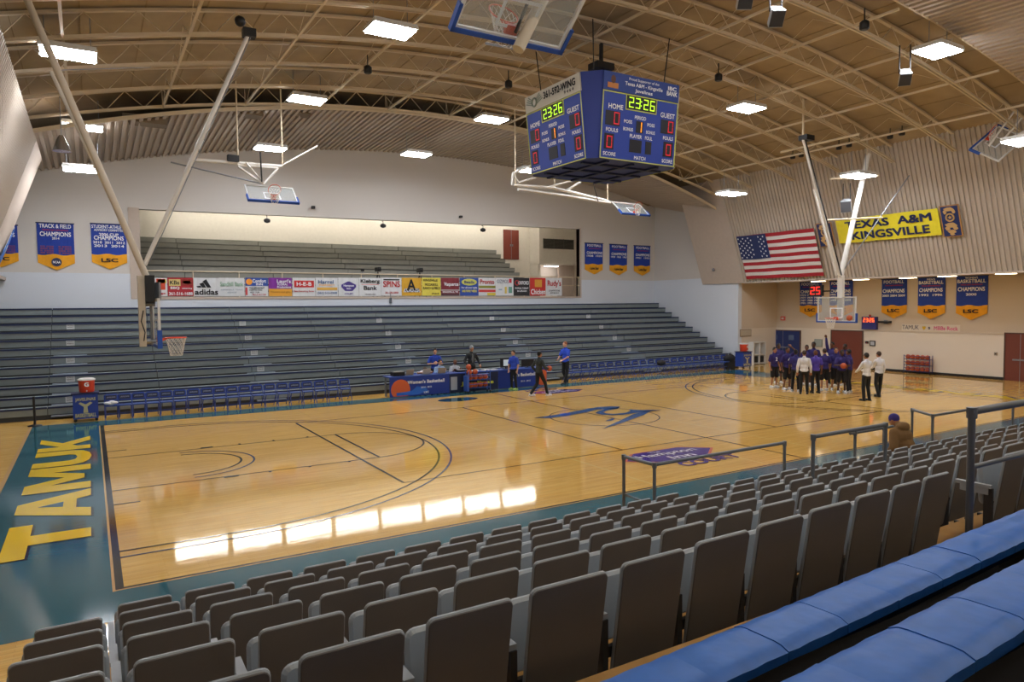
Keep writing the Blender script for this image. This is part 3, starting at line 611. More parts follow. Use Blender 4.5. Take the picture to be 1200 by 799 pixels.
for r_ in range(9):
    for q in range(6 if r_ % 2 == 0 else 5):
        cx = fw_*.4*((q*2+(1 if r_ % 2 == 0 else 2))/12); cy = -fh_*7/13*(r_+1)/10; R = fh_*.026
        m.sheet([(cx+(R if k % 2 == 0 else R*.4)*math.sin(k*PI/5), cy+(R if k % 2 == 0 else R*.4)*math.cos(k*PI/5)) for k in range(10)][::-1], .13+flag_w(cx, 0))
m.build('stars', WTXT, t)
a, b, c = panel_pt(979, 258), panel_pt(1099, 243), panel_pt(986, 285)
bw, bh = abs(a.y-b.y), (a-c).length
t = thing('name_banner', 'long yellow banner with two lines of navy capitals on the slanted ribbed wall', 'banner', mtx=frame(a, (0, -1, 0), PU))
m = MB(); cloth_grid(m, 0, -bh, bw, 0, .03, 20, 1); cloth_grid(m, 0, 0, bw, -bh, .02, 20, 1); m.build('cloth', mat('banner_yellow', 'e6d72e', .8, noise=.04), t)
m = MB(); m.text('TEXAS  A&M', (bw*.52, -bh*.27), bw*.84, bh*.32, .075, .03); m.build('lettering', mat('navy_lettering', '16234f', .7), t); m = MB(); m.text('KINGSVILLE', (bw*.53, -bh*.72), bw*.76, bh*.33, .075, .03); m.build('lettering', mat('navy_lettering', '16234f', .7), t)
def crest(lab, p):
    a, b, c = [panel_pt(*q) for q in p]; w_, h_ = abs(a.y-b.y), (a-c).length
    t = thing('crest_banner', lab, 'banner', mtx=frame(a, (0, -1, 0), PU))
    m = MB(); m.box((0, -h_, .01), (w_, 0, .05)); m.build('border', mat('crest_tan_border', 'b0824a', .8), t)
    m = MB(); m.box((.06*w_, -h_*.97, .05), (.94*w_, -.03*h_, .06)); m.build('field', mat('crest_navy', '1b2a5c', .8), t)
    tan = mat('crest_tan_figure', 'c09a62', .8)
    m = MB(); m.M = Matrix.Translation((w_/2, -h_*.38, .075)); m.torus((0, 0, 0), .2*w_, .045*w_, 20, 5); m.M = None
    cx = w_/2
    for sx, cy, ww, hh in ((0, -.12, .6, .09), (-.22, -.2, .22, .1), (.22, -.2, .22, .1), (0, -.62, .7, .12), (-.2, -.72, .3, .1), (.2, -.72, .3, .1), (0, -.83, .5, .09), (0, -.91, .3, .05)):
        m.sheet([(cx+sx*w_+ww*w_/2*math.cos(k*PI/4+.4)*(1 if k % 2 else .7), cy*h_+hh*h_*.7*math.sin(k*PI/4+.4)) for k in range(8)], .08)
    R = .13*w_; m.sheet([(cx+(R if k % 2 == 0 else R*.4)*math.sin(k*PI/5), -h_*.38+(R if k % 2 == 0 else R*.4)*math.cos(k*PI/5)) for k in range(10)][::-1], .08)
    m.build('crest_figure', tan, t)
crest('navy crest banner with tan figure right of the long yellow banner', ((1100.5, 241.5), (1123.5, 239), (1105.5, 278)))
crest('navy crest banner with tan figure between the flag and the yellow banner', ((956, 262), (974, 259), (962, 289.5)))
# ------------------------------------------------------------------ ceiling lights
def light_proto():
    t = thing('ceiling_light', 'x', 'light', (0, 0, 0), group='high bay ceiling lights')
    m = MB(); m.box((-.62, -.43, .02), (.62, .43, .14)); m.box((-.64, -.45, 0), (.64, -.43, .08)); m.box((-.64, .43, 0), (.64, .45, .08)); m.build('housing', WHITE, t)
    m = MB(); m.box((-.6, -.42, -.03), (.6, -.02, .02)); m.box((-.6, .02, -.03), (.6, .42, .02)); m.build('diffuser', LIGHT, t)
    m = MB(); m.tube((-.5, 0, .13), (-.5, 0, 1.0), .012, 6); m.tube((.5, 0, .13), (.5, 0, 1.0), .012, 6); m.build('hanger', GREYM, t)
    return t
LP = light_proto(); first = True
rown = {0: 'nearest row', 1: 'second row', 2: 'third row', 3: 'farthest row'}
LIGHTS = {(0, 1): (80, 63), (0, 2): (97, 149), (0, 3): (97, 199), (1, 2): (360, 117), (1, 1): (458, 36), (1, 3): (317, 174), (2, 2): (576, 140), (2, 3): (488, 181), (3, 1): (875, 127), (3, 0): (1099, 60), (4, 1): (1006, 206), (4, 2): (857, 227), (3, 3): (622, 200), (4, 0): (1200, 166)}
for cx in range(5):
    for cy in range(4):
        x = (-.25, 7.3, 14.9, 22.1, 30.2)[cx]; y = (.9, 8.5, 16.2, 24.2)[cy]; z = (10.25, 11.4, 11.75, 11.3, 9.1)[cx]
        if (cx, cy) in LIGHTS:
            u, v = LIGHTS[(cx, cy)]; p = at(u, v, 2, z); x, y = p.x, p.y
            if cy == 3: z -= .75; p = at(u, v, 2, z); x, y = p.x, p.y
        if (cx, cy) in ((0, 0), (1, 0), (2, 0), (2, 1), (3, 2)): pass
        if (cx, cy) == (0, 3): z = 8.9; p = at(97, 199, 2, z); x, y = p.x, p.y
        lab = f'glowing white ceiling light, {nth(cx)} column from the left in the {rown[cy]}'
        if (cx, cy) in ((4, 3), (2, 1)): continue
        if first: LP['label'] = lab; LP.location = (x, y, z); first = False
        else: dup(LP, lab, (x, y, z))
for i, (u, v) in enumerate([(955, 329), (1005, 327), (1060, 325), (1106, 323), (1175, 320)]):
    p = at(u, v, 2, 4.95)
    t = thing('recessed_light', f'recessed light under the slanted wall soffit, {nth(i)} from the left', 'light', (p.x+.3, p.y, 4.95), group='recessed lights over the end wall')
    m = MB(); m.box((-.16, -.4, -.02), (.16, .4, .02)); m.build('trim_ring', WHITE, t)
    m = MB(); m.box((-.13, -.37, -.035), (.13, .37, -.02)); m.build('lens', COVEM, t)

for i in range(7):     # unseen strips added over the near seats to brighten the blue benches
    x = -.5+i*3.25
    t = thing('strip_light', f'long added strip light, out of view over the blue benches, {nth(i)} from the left', 'light', (x+1.4, -9.6, 9.2), group='added strip lights over the blue benches')
    m = MB(); m.box((-1.4, -.14, .2), (1.4, .14, .3)); m.tube((-1, 0, .3), (-1, 0, 1.9), .02); m.tube((1, 0, .3), (1, 0, 1.9), .02); m.build('housing', WHITE, t)
    m = MB(); m.box((-1.35, -.1, 0), (1.35, .1, .2)); m.build('diffuser', TUBE, t)

LU = Vector((-PU.x, 0, PU.z)); a = Vector((29.7-32.9, 20.2, 4.92))+LU*1.0+Vector((.06, 0, -.02))
t = thing('wall_emblem', 'blue emblem on the slanted plaster wall at the left edge', 'emblem', mtx=frame(a, (0, 1, 0), LU))
m = MB(); m.prism([(-.5, -.3), (.1, -.6), (.35, .1), (.3, .9), (.1, .55), (-.1, .2)], 0, .02); m.build('sheet', mat('emblem_blue', '2f63ad', .6), t)
m = MB(); m.text('M', (.1, .1), .2, .3, .03); m.build('lettering', WTXT, t)
# ------------------------------------------------------------------ basketball hoops
GLASS = mat('board_glass', 'c8d2d4', .08, alpha=.22); PAD = mat('blue_board_pad', '1f4fa8', .5); RIMM = mat('orange_rim', 'd8482a', .4); NET = mat('net_cord', 'e2ddd2', .8)
POLE = mat('white_hoop_steel', 'dedad2', .4); POLEW = mat('cream_hoop_steel', 'd4c8b4', .45)
def hoop(label, loc, r, u, pad='1f4fa8', tubes=(), extra=None, rim_up=False):
    Mw = frame(loc, r, u); T = Matrix.Translation(-Vector(loc)); L = T @ Mw
    t = thing('basketball_hoop', label, 'basketball hoop', loc)
    m = MB(); m.M = L; m.box((-.885, .03, -.035), (.885, 1.04, -.02)); bd = m.build('backboard', GLASS, t)
    m = MB(); m.M = L
    for lo, hi in (((-.915, 0, -.05), (.915, .05, 0)), ((-.915, 1.02, -.05), (.915, 1.07, 0)), ((-.915, .05, -.05), (-.865, 1.02, 0)), ((.865, .05, -.05), (.915, 1.02, 0))): m.box(lo, hi)
    m.build('board_frame', WHITE, bd)
    m = MB(); m.M = L
    for lo, hi in (((-.305, .15, -.018), (-.255, .6, -.012)), ((.255, .15, -.018), (.305, .6, -.012)), ((-.255, .55, -.018), (.255, .6, -.012)), ((-.255, .15, -.018), (.255, .2, -.012))): m.box(lo, hi)
    m.build('target_square', WTXT, bd)
    m = MB(); m.M = L; m.box((-.95, -.05, -.08), (.95, .015, .02)); m.box((-.955, -.05, -.08), (-.9, .36, .02)); m.box((.9, -.05, -.08), (.955, .36, .02)); m.build('board_padding', PAD, t)
    m = MB(); m.M = L @ Matrix.Translation((0, .15, .38)) @ Matrix.Rotation(PI/2, 4, 'X'); m.torus((0, 0, 0), .228, .012, 28, 8); m.M = L
    m.box((-.1, .06, -.02), (.1, .2, .03)); m.box((-.06, .125, .03), (.06, .15, .17)); m.tube((-.06, .07, .03), (-.1, .14, .2), .012); m.tube((.06, .07, .03), (.1, .14, .2), .012); rm = m.build('rim', RIMM, t)
    g = (Mw.to_3x3().transposed() @ Vector((0, 0, -1))).normalized(); m = MB(); m.M = L
    c = Vector((0, .15, .38)); rows = 6; N = 12
    P = lambda i, j: c + Vector((math.cos(2*PI*(i+.5*(j % 2))/N), 0, math.sin(2*PI*(i+.5*(j % 2))/N)))*.225*(1-.42*(j/rows)**.8) + g*(.42*j/rows)
    for j in range(rows):
        for i in range(N):
            for k in ((0, 0) if j % 2 == 0 else (0, 1)), ((-1, 0) if j % 2 == 0 else (0, 0)):
                m.tube(P(i, j), P(i+k[0] if j % 2 == 0 else i+k[1], j+1), .006, 4)
    for i in range(N): m.tube(P(i, rows), P(i+1, rows), .006, 4)
    m.build('net', NET, rm)
    for nm, mt, segs in tubes:
        for grp in ([[q] for q in segs] if nm == 'hanger' else [segs]):
            m = MB(); m.M = T
            for sgm in grp: m.tube(sgm[0], sgm[1], sgm[2], 10)
            m.build(nm, mt, t)
    if extra: extra(t, T)
    return t
def seg7(m, ch, x, y, w_, h_, z):
    t = w_*.2; S = {'a': (0, h_-t, w_, h_), 'g': (0, h_/2-t/2, w_, h_/2+t/2), 'd': (0, 0, w_, t), 'f': (0, h_/2, t, h_), 'b': (w_-t, h_/2, w_, h_), 'e': (0, 0, t, h_/2), 'c': (w_-t, 0, w_, h_/2)}
    D = {'0': 'abcdef', '1': 'bc', '2': 'abged', '3': 'abgcd', '4': 'fgbc', '5': 'afgcd', '6': 'afgedc', '7': 'abc', '8': 'abcdefg', '9': 'abcdfg'}
    for q in D.get(ch, ''):
        a, b, c, d = S[q]; e = t*.12
        m.sheet([(x+a+e, y+b+e), (x+c-e, y+b+e), (x+c-e, y+d-e), (x+a+e, y+d-e)], z)
REDL = mat('red_led', 'ff2a1c', .5, emit=1.6); GRNL = mat('green_led', 'b8f028', .5, emit=1.1); ORL = mat('amber_led', 'ff8a1c', .5, emit=1.8); PANEL = mat('led_panel_dark', '15141c', .5); DIMR = mat('dim_red_led', 'b81828', .5, emit=.6)
def left_extra(t, T):
    m = MB(); m.M = T
    m.box((.84, 7.50, 2.87), (.98, 7.74, 4.5)); m.build('mast', POLEW, t)
    m = MB(); m.M = T; m.box((.98, 7.3, 3.9), (1.17, 7.94, 4.5)); m.build('shot_clock', BLACK, t)
    m = MB(); m.M = T; m.tube((.95, 7.62, 2.98), (1.19, 7.62, 2.98), .05); m.tube((.95, 7.62, 3.85), (1.19, 7.62, 3.85), .06); m.tube((1.1, 7.62, 2.9), (1.1, 7.62, 3.9), .03); m.bar((1.185, 7.62, 3.93), (1.185, 7.62, 4.35), .06, .3); m.build('board_bracket', GREYM, t)
    m = MB(); m.M = T; m.box((3.3, 7.5, 10.35), (3.6, 7.74, 10.55)); m.ball((3.25, 7.62, 10.7), .13); m.build('winch', BLACK, t)
    m = MB(); m.M = T; m.path([(.93, 7.47, 3.7), (.88, 7.46, 3.45), (.95, 7.46, 3.2), (.92, 7.46, 3.0)], .012, 6); m.build('cable', BLACK, t)
hl = hoop('glass hoop seen edge-on at the left end of the court, hung from a ceiling mast', (1.22, 7.62, 2.9), (0, 1, 0), (0, 0, 1), tubes=(
    ('main_pole', POLEW, [((-1.1, 7.62, 10.5), (1.02, 7.62, 4.5), .075)]), ('secondary_pole', POLE, [((-.66, 7.74, 8.9), (.42, 7.64, 6.1), .04)]),
    ('brace', POLE, [((3.42, 7.62, 10.4), (1.0, 7.62, 4.75), .05), ((2.3, 7.62, 7.75), (2.2, 7.62, 7.52), .075)]),
    ('cable_stay', GREYM, [((-.6, 7.62, 8.9), (1.6, 12, 10.6), .012), ((1.1, 7.62, 4.8), (3.4, 7.2, 10.2), .01)])), extra=left_extra)
def right_extra(t, T):
    m = MB(); m.M = T; m.box((27.67, 7.50, 2.9), (27.83, 7.74, 4.9)); m.box((27.45, 7.55, 3.0), (27.7, 7.69, 3.1)); m.box((27.45, 7.55, 3.85), (27.7, 7.69, 3.95)); m.build('mast', POLE, t)
    m = MB(); m.M = T; m.box((27.4, 8.3, 4.02), (27.55, 8.95, 4.5)); m.box((27.42, 7.9, 4.2), (27.5, 8.3, 4.26)); b = m.build('shot_clock', BLACK, t)
    m = MB(); m.M = T @ frame((27.395, 8.625, 4.26), (0, -1, 0), (0, 0, 1))
    seg7(m, '2', -.24, -.17, .21, .34, 0); seg7(m, '5', .03, -.17, .21, .34, 0); m.build('digits', REDL, b)
    m = MB(); m.M = T; m.ball((25.2, 7.62, 10.5), .16); m.box((25.0, 7.4, 10.4), (25.5, 7.8, 10.6)); m.build('winch', BLACK, t)
    m = MB(); m.M = T; m.path([(25.1, 7.55, 10.4), (26.0, 7.5, 8.3), (27.0, 7.5, 6.2), (27.6, 7.5, 4.9)], .03, 6); m.build('cable', BLACK, t)
hr = hoop('glass hoop with white frame at the far right end, red shot clock above it', (27.43, 7.62, 2.9), (0, -1, 0), (0, 0, 1), tubes=(
    ('main_pole', POLE, [((29.6, 7.62, 10.3), (27.7, 7.62, 4.8), .11)]), ('brace', POLE, [((25.05, 7.62, 10.45), (27.6, 7.62, 4.9), .06), ((26.6, 8.2, 8.6), (27.62, 7.75, 4.9), .05)]),
    ('cross_beam', STEEL, [((27.0, 10.2, 10.6), (27.0, 6.4, 10.62), .05)]), ('cross_beam', STEEL, [((28.0, 8.4, 9.2), (29.2, 6.9, 9.2), .05)]), ('cross_beam', STEEL, [((27.2, 8.1, 7.3), (28.6, 6.3, 7.3), .04)]), ('cable_stay', GREYM, [((29.8, 5.9, 9.1), (27.75, 7.6, 5.0), .025)]), ('hanger', STEEL, [((29.5, 7.62, 10.1), (29.5, 7.62, zr(29.5)), .04), ((25.05, 7.62, 10.4), (25.05, 7.62, zr(25.05)), .04)])), extra=right_extra)
hl.location.x -= .14; hr.location.y += .38
def px(y, *ps): return [at(u, v, 1, y) for u, v in ps]
def chain(y, r, *ps): q = px(y, *ps); return [(q[i], q[i+1], r) for i in range(len(q)-1)]
def V0(p, z): return Vector((p.x, p.y, z))
def black_box(y, u, v, s=.25):
    def f(t, T):
        p = at(u, v, 1, y); m = MB(); m.M = T; m.cbox(p, (s*1.6, s, s)); m.build('winch', BLACK, t)
    return f
hoop('folded-up glass hoop hanging below the far arch, above the upper seats on the left', (5.87, 16.88, 7.78), (1, 0, 0), (0, .775, .632), extra=black_box(17.6, 273, 186), tubes=(
    ('main_pole', POLE, chain(17.6, .07, (222, 187), (330, 195))+chain(17.6, .06, (278, 193), (325, 197))), ('frame', POLE, chain(17.55, .045, (279, 195), (309, 216), (326, 197))+chain(17.5, .03, (288, 190), (309, 214))+chain(17.6, .035, (330, 194), (372, 171))), ('drop_rod', BLACK, chain(17.4, .03, (305, 178), (307, 213))), ('cable_stay', GREYM, chain(17.6, .03, (200, 190), (306, 215))), ('hanger', STEEL, [(at(u_, v_, 1, 17.6), V0(at(u_, v_, 1, 17.6), zr(at(u_, v_, 1, 17.6).x)), .03) for u_, v_ in ((279, 192), (331, 195))])))
hoop('folded-up glass hoop on a long white frame behind the scoreboard', (23.9, 16.9, 8.36), (1, 0, 0), (0, .775, .632), tubes=(
    ('main_pole', POLE, chain(17.4, .07, (602, 217), (648, 220), (713, 236))+chain(17.4, .07, (607, 222), (660, 229), (715, 238))), ('frame', POLE, chain(17.4, .05, (600, 217), (601, 203), (623, 194))+chain(17.4, .04, (602, 204), (608, 214), (628, 208))+chain(17.4, .05, (640, 220), (680, 209))+chain(17.4, .05, (712, 235), (664, 223), (682, 212))+chain(17.4, .035, (713, 236), (745, 240))), ('cable_stay', BLACK, chain(17.3, .02, (695, 214), (701, 236))), ('hanger', STEEL, [(at(u_, v_, 1, 17.4), V0(at(u_, v_, 1, 17.4), zr(at(u_, v_, 1, 17.4).x)), .03) for u_, v_ in ((604, 217), (650, 220), (712, 235))])))
hoop('near folded-up glass hoop seen from below at the top edge of the view', (5.12, -1.66, 7.66), (-1, 0, 0), (0, -.775, .632), tubes=(
    ('main_pole', POLEW, chain(-1.9, .09, (607, 58), (700, -132))), ('drop_rod', BLACK, chain(-1.9, .025, (604, 38), (628, -20))), ('cable_stay', GREYM, [(at(608, 58, 1, -1.6), (5.4, -.5, 8.0), .02)])))
hoop('tilted folded-up glass hoop under the roof at the right edge', (29.42, 3.19, 10.03), (-.82, .139, -.555), (.241, -.796, -.555), tubes=(('main_pole', POLE, [((29.6, 2.6, 9.75), (30.2, 1.0, 10.5), .07)]), ('frame', POLE, [((29.1, 2.9, 9.6), (29.6, 2.3, 10.8), .04), ((29.8, 2.7, 9.9), (30.0, 2.2, 10.6), .04)])))
# ------------------------------------------------------------------ hanging four sided scoreboard
t = thing('scoreboard', 'big blue four sided scoreboard hanging over centre court', 'scoreboard', (14.35, 7.75, 8.1))
H = 2.5; w0, dt, db = 1.52, 1.98, 1.74
def oct_(d, w_): return [(-w_, -d), (w_, -d), (d, -w_), (d, w_), (w_, d), (-w_, d), (-d, w_), (-d, -w_)]
A, B = oct_(db, w0), oct_(dt, w0)
m = MB(); m.add([(x, y, 0) for x, y in A]+[(x, y, H) for x, y in B], [tuple(range(7, -1, -1)), tuple(range(8, 16))]+[(i, (i+1) % 8, 8+(i+1) % 8, 8+i) for i in range(8)]); m.build('housing', mat('scoreboard_blue', '1d3388', .5), t)
m = MB()
for a in (-1.1, -.1, .9): m.box((-1.6, a, -.06), (1.6, a+.12, 0)); m.box((a, -1.6, -.06), (a+.12, 1.6, 0))
m.build('underside_rib', NAVY, t)
m = MB(); m.tube((0, 0, H-.05), (0, 0, 4.25), .07); m.box((-.35, -.25, 3.3), (.35, .25, 3.5)); m.build('suspension_mast', BLACK, t)
for x in (-1.4, 1.4):
    for y in (-1.4, 1.4): m = MB(); m.tube((x, y, H-.02), (x*1.1, y*1.1, 4.1), .018); m.build('suspension_cable', BLACK, t)
SBY = mat('scoreboard_yellow_line', 'c8cc6a', .6); 
ang = math.atan2(dt-db, H)
for k, (nx, ny) in enumerate(((0, -1), (-1, 0), (0, 1), (1, 0))):
    r = Vector((-ny, nx, 0)); n = Vector((nx, ny, 0)); u = (Vector((0, 0, H))+n*(dt-db)).normalized(); O = n*(db+.0)
    Mf = frame(O, r, u); Hs = H/math.cos(ang)
    m = MB(); m.M = Mf; m.box((-1.5, .02, 0), (1.5, Hs*.78, .04)); pn = m.build('panel', mat('scoreboard_panel_blue', '2340a0', .5), t)
    m = MB(); m.M = Mf
    for lo, hi in (((-1.5, .0), (1.5, .03)), ((-1.5, Hs*.78-.03), (1.5, Hs*.78)), ((-1.5, 0), (-1.47, Hs*.78)), ((1.47, 0), (1.5, Hs*.78)), ((-.62, 1.5), (.62, 1.53)), ((-.62, 1.5), (-.59, 1.95)), ((.59, 1.5), (.62, 1.95))): m.box((lo[0], lo[1], .04), (hi[0], hi[1], .055))
    m.build('outline', SBY, pn)
    m = MB(); m.M = Mf
    for x0, y0, x1, y1 in ((-.58, 1.54, .58, 1.93), (-1.36, .98, -.8, 1.4), (.84, .98, 1.4, 1.4), (-1.36, .28, -1.0, .74), (1.0, .28, 1.4, .74), (-.16, .88, .12, 1.22), (-.38, .28, .1, .66), (.26, .28, .5, .66)): m.box((x0, y0, .04), (x1, y1, .05))
    m.build('led_field', PANEL, pn)
    m = MB(); m.M = Mf
    for ch, x in (('2', -.5), ('3', -.24), ('2', .08), ('6', .34)): seg7(m, ch, x, 1.58, .19, .31, .056)
    m.cbox((-.015, 1.68, .056), (.035, .035, .002)); m.cbox((-.015, 1.8, .056), (.035, .035, .002)); m.build('clock_digits', GRNL, pn)
    m = MB(); m.M = Mf
    for x, y in ((-1.05, 1.02), (1.13, 1.02), (-1.28, .32), (1.1, .32)): seg7(m, '0', x, y, .22, .36, .056)
    m.build('score_digits', DIMR, pn)
    m = MB(); m.M = Mf; seg7(m, '1', -.12, .9, .18, .3, .056); m.build('period_digit', ORL, pn)
    for s, x, y, w_, h_ in (('HOME', -1.0, 1.53, .56, .15), ('GUEST', 1.08, 1.53, .6, .15), ('PERIOD', -.02, 1.32, .45, .11), ('POSS', -.5, 1.16, .32, .1), ('POSS', .42, 1.16, .3, .1), ('BONUS', -.48, .94, .38, .1), ('BONUS', .42, .94, .36, .1), ('PLAYER', -.16, .76, .48, .11), ('FOUL', .36, .76, .3, .11), ('FOULS', -1.1, .85, .46, .11), ('FOULS', 1.16, .85, .42, .11), ('SCORE', -1.15, .15, .48, .11), ('SCORE', 1.18, .15, .44, .11), ('MATCH', .05, .13, .46, .11)): m = MB(); m.M = Mf; m.text(s, (x, y), w_, h_, .058, .02); m.build('lettering', WTXT, pn)
    light_ad = k in (1, 3)
    m = MB(); m.M = Mf; m.box((-1.5, Hs*.78+.02, 0), (1.5, Hs-.01, .05)); ad = m.build('sponsor_panel', mat('sponsor_cream', 'c2bfb2', .6) if light_ad else mat('sponsor_blue', '24408c', .6), t)
    m = MB(); m.M = Mf; yc = Hs*.89
    if light_ad:
        m.text('361-592-WING', (.45, yc+.07), 1.7, .22, .06, .03); m.text('9 4 6 4', (.95, yc-.12), .5, .1, .06, .02); m.build('lettering', BTXT, ad)
        m = MB(); m.M = Mf
        for s in (-1, 1):
            for q in range(4): m.sheet([(-.95+s*.1, yc-.1+q*.05), (-.95+s*(.5-q*.05), yc+.02+q*.06), (-.95+s*(.46-q*.05), yc+.05+q*.06), (-.95+s*.1, yc-.06+q*.05)][::s], .06)
        m.torus((-.95, yc, .06), .13, .03, 16, 5); m.build('wing_emblem', mat('grey_green_print', '7f8a7c', .6), ad)
    else:
        m.text('Proud Supporter of the', (.05, yc+.15), 1.2, .1, .06, .01); m.text('Texas A&M - Kingsville', (.05, yc+.0), 1.5, .14, .06, .02); m.text('Javelinas', (.05, yc-.16), .7, .13, .06, .02); m.text('IBC', (1.2, yc+.12), .36, .12, .06, .03); m.text('BANK', (1.2, yc-.03), .44, .14, .06, .03); m.build('lettering', WTXT, ad)
        m = MB(); m.M = Mf; m.box((-1.35, yc-.19, .05), (-.95, yc-.04, .06)); m.build('portrait_shirt', mat('portrait_orange', 'c07a3a', .6), ad)
        m = MB(); m.M = Mf; m.sheet([(-1.15+.09*math.cos(a_*PI/8), yc+.06+.12*math.sin(a_*PI/8)) for a_ in range(16)], .062); m.build('portrait_head', mat('portrait_brown', '5a3424', .6), ad)
# ------------------------------------------------------------------ speakers, spot lights and fittings under the roof
def cabinet(label, p, rz, tilt, s=1.0):
    t = thing('hanging_speaker', label, 'speaker', p, rz)
    m = MB(); m.M = Matrix.Rotation(tilt, 4, 'X')
    m.prism([(-.32*s, .25*s), (.32*s, .25*s), (.22*s, -.3*s), (-.22*s, -.3*s)], -.38*s, .38*s); m.build('cabinet', mat('speaker_white', 'a9adb0', .5), t)
    m = MB(); m.M = Matrix.Rotation(tilt, 4, 'X'); m.box((-.3*s, .25*s, -.34*s), (.3*s, .28*s, .34*s)); m.build('grille', mat('speaker_dark_grille', '3c3c40', .7), t)
    m = MB(); m.tube((-.15, 0, .25*s), (-.15, 0, 1.0), .02); m.tube((.15, 0, .25*s), (.15, 0, 1.0), .02); m.build('hanger', BLACK, t)
cabinet('white hanging speaker with dark grille at the top edge, right of the scoreboard', at(909, 20, 2, 10.9), 2.6, -.7, .55)
cabinet('white hanging speaker beside the brightest ceiling light on the right', at(1060, 91, 2, 10.7), 2.3, -.8, .55)
cabinet('white hanging speaker cut by the top edge of the view', at(872, -1, 2, 10.9), 2.6, -.6, .55)
cabinet('dark-fronted speaker hanging beside the mast of the far right hoop', at(992, 241, 0, 29.2), 2.0, -.4, .7)
def can(label, p, grp, s=.16):
    t = thing('spot_light', label, 'spot light', p, group=grp)
    m = MB(); m.lathe([(s*.7, -s*1.1), (s, -s*.9), (s, s*.5), (s*.5, s*.9)], 12); m.build('can', BLACK, t)
    m = MB(); m.tube((0, 0, s*.8), (0, 0, s*.8+.35), .02); m.build('stem', BLACK, t)
for i, (u, v) in enumerate([(929, 183), (939, 181), (983, 172), (995, 169), (1043, 159), (1057, 155)]): can(f'black spot light under the roof near the end wall, {nth(i)} from the left', at(u, v, 0, 29.4), 'spot lights near the end wall', .12)
for lab, u, v in (('black round fitting under the roof right of the white speaker', 1013, 29), ('small black round fitting under the roof right of the scoreboard', 842, 90), ('small dark fitting under the roof left of the near folded hoop', 431, 81), ('small dark fitting under the roof left of the scoreboard', 596, 98)): can(lab, at(u, v, 2, 11.5), 'round roof fittings', .13)
for lab, u, v in (('black dome fitting hanging under the far opening, leftmost of three', 313, 258), ('black dome fitting hanging under the far opening, middle of three', 449, 264), ('black dome fitting hanging under the far opening, rightmost of three', 566, 269)):
    p = at(u, v, 1, YF-.1); t = thing('dome_speaker', lab, 'speaker', p, group='black domes under the lintel')
    m = MB(); m.lathe([(.02, -.14), (.14, -.1), (.17, 0), (.12, .06), (.03, .1)], 14); m.build('dome', BLACK, t); m = MB(); m.tube((0, 0, .08), (0, 0, .24), .015); m.tube((0, 0, .23), (0, .15, .23), .015); m.build('stem', BLACK, t)
p = at(72, 168, 1, 16); t = thing('pendant_lamp', 'silver pendant lamp on a chain by the left slanted wall', 'lamp', p)
m = MB(); m.lathe([(.26, -.25), (.24, -.2), (.12, .15), (.06, .25)], 16); m.build('shade', mat('silver_shade', 'c4c6ca', .25, .9), t); m = MB(); m.tube((0, 0, .25), (0, 0, zr(p.x)-p.z), .012); m.build('chain', GREYM, t)
p = at(367, 243, 1, YF-.15); t = thing('security_camera', 'small black camera on the far wall above the upper seats', 'camera', p)
m = MB(); m.box((-.08, -.1, -.07), (.08, .1, .07)); m.build('body', BLACK, t); m = MB(); m.tube((0, .1, 0), (0, .16, .03), .025); m.build('bracket', GREYM, t)
p = at(540, 254, 1, YF-.15); t = thing('security_camera', 'small black camera on the far wall left of the scoreboard hoop frame', 'camera', p)
m = MB(); m.box((-.07, -.1, -.06), (.07, .1, .06)); m.build('body', BLACK, t); m = MB(); m.tube((0, .1, 0), (0, .16, .03), .025); m.build('bracket', GREYM, t)
for i, (u, lab) in enumerate(((425, 'video camera tripod standing empty behind the railing above the bank banner'), (443, 'black video camera on a tripod behind the railing, left one'), (492, 'black video camera on a tripod behind the railing, above the amber banner'))):
    p = at(u, 325, 1, YF+.75); t = thing('video_camera', lab, 'camera', (p.x, p.y, 4.2)); h = 1.45
    for a in range(3): m = MB(); m.tube((0, 0, h), (.4*math.cos(a*2.1), .4*math.sin(a*2.1), 0), .02); m.build('tripod_leg', BLACK if i else GREYM, t)
    m = MB(); m.box((-.06, -.12, h), (.06, .12, h+.1)) if i == 0 else m.box((-.09, -.25, h), (.09, .25, h+.24)).tube((0, -.25, h+.12), (0, -.38, h+.12), .06); m.build('body', BLACK, t)
# upper-right vent opening in the near soffit
p = at(1148, 6, 2, 11.0); t = thing('air_vent', 'dark air vent opening in the ribbed ceiling at the top right corner', 'vent', (p.x, p.y, zr(p.x)-.78))
m = MB(); m.box((-.6, -.9, -.02), (.6, .9, .05)); m.build('opening', BLACK, t); m = MB()
for a in (-.65, .6): m.box((a, -.95, -.06), (a+.05, .95, .02))
for a in (-.95, .9): m.box((-.65, a, -.06), (.65, a+.05, .02))
m.build('vent_frame', STEEL, t)
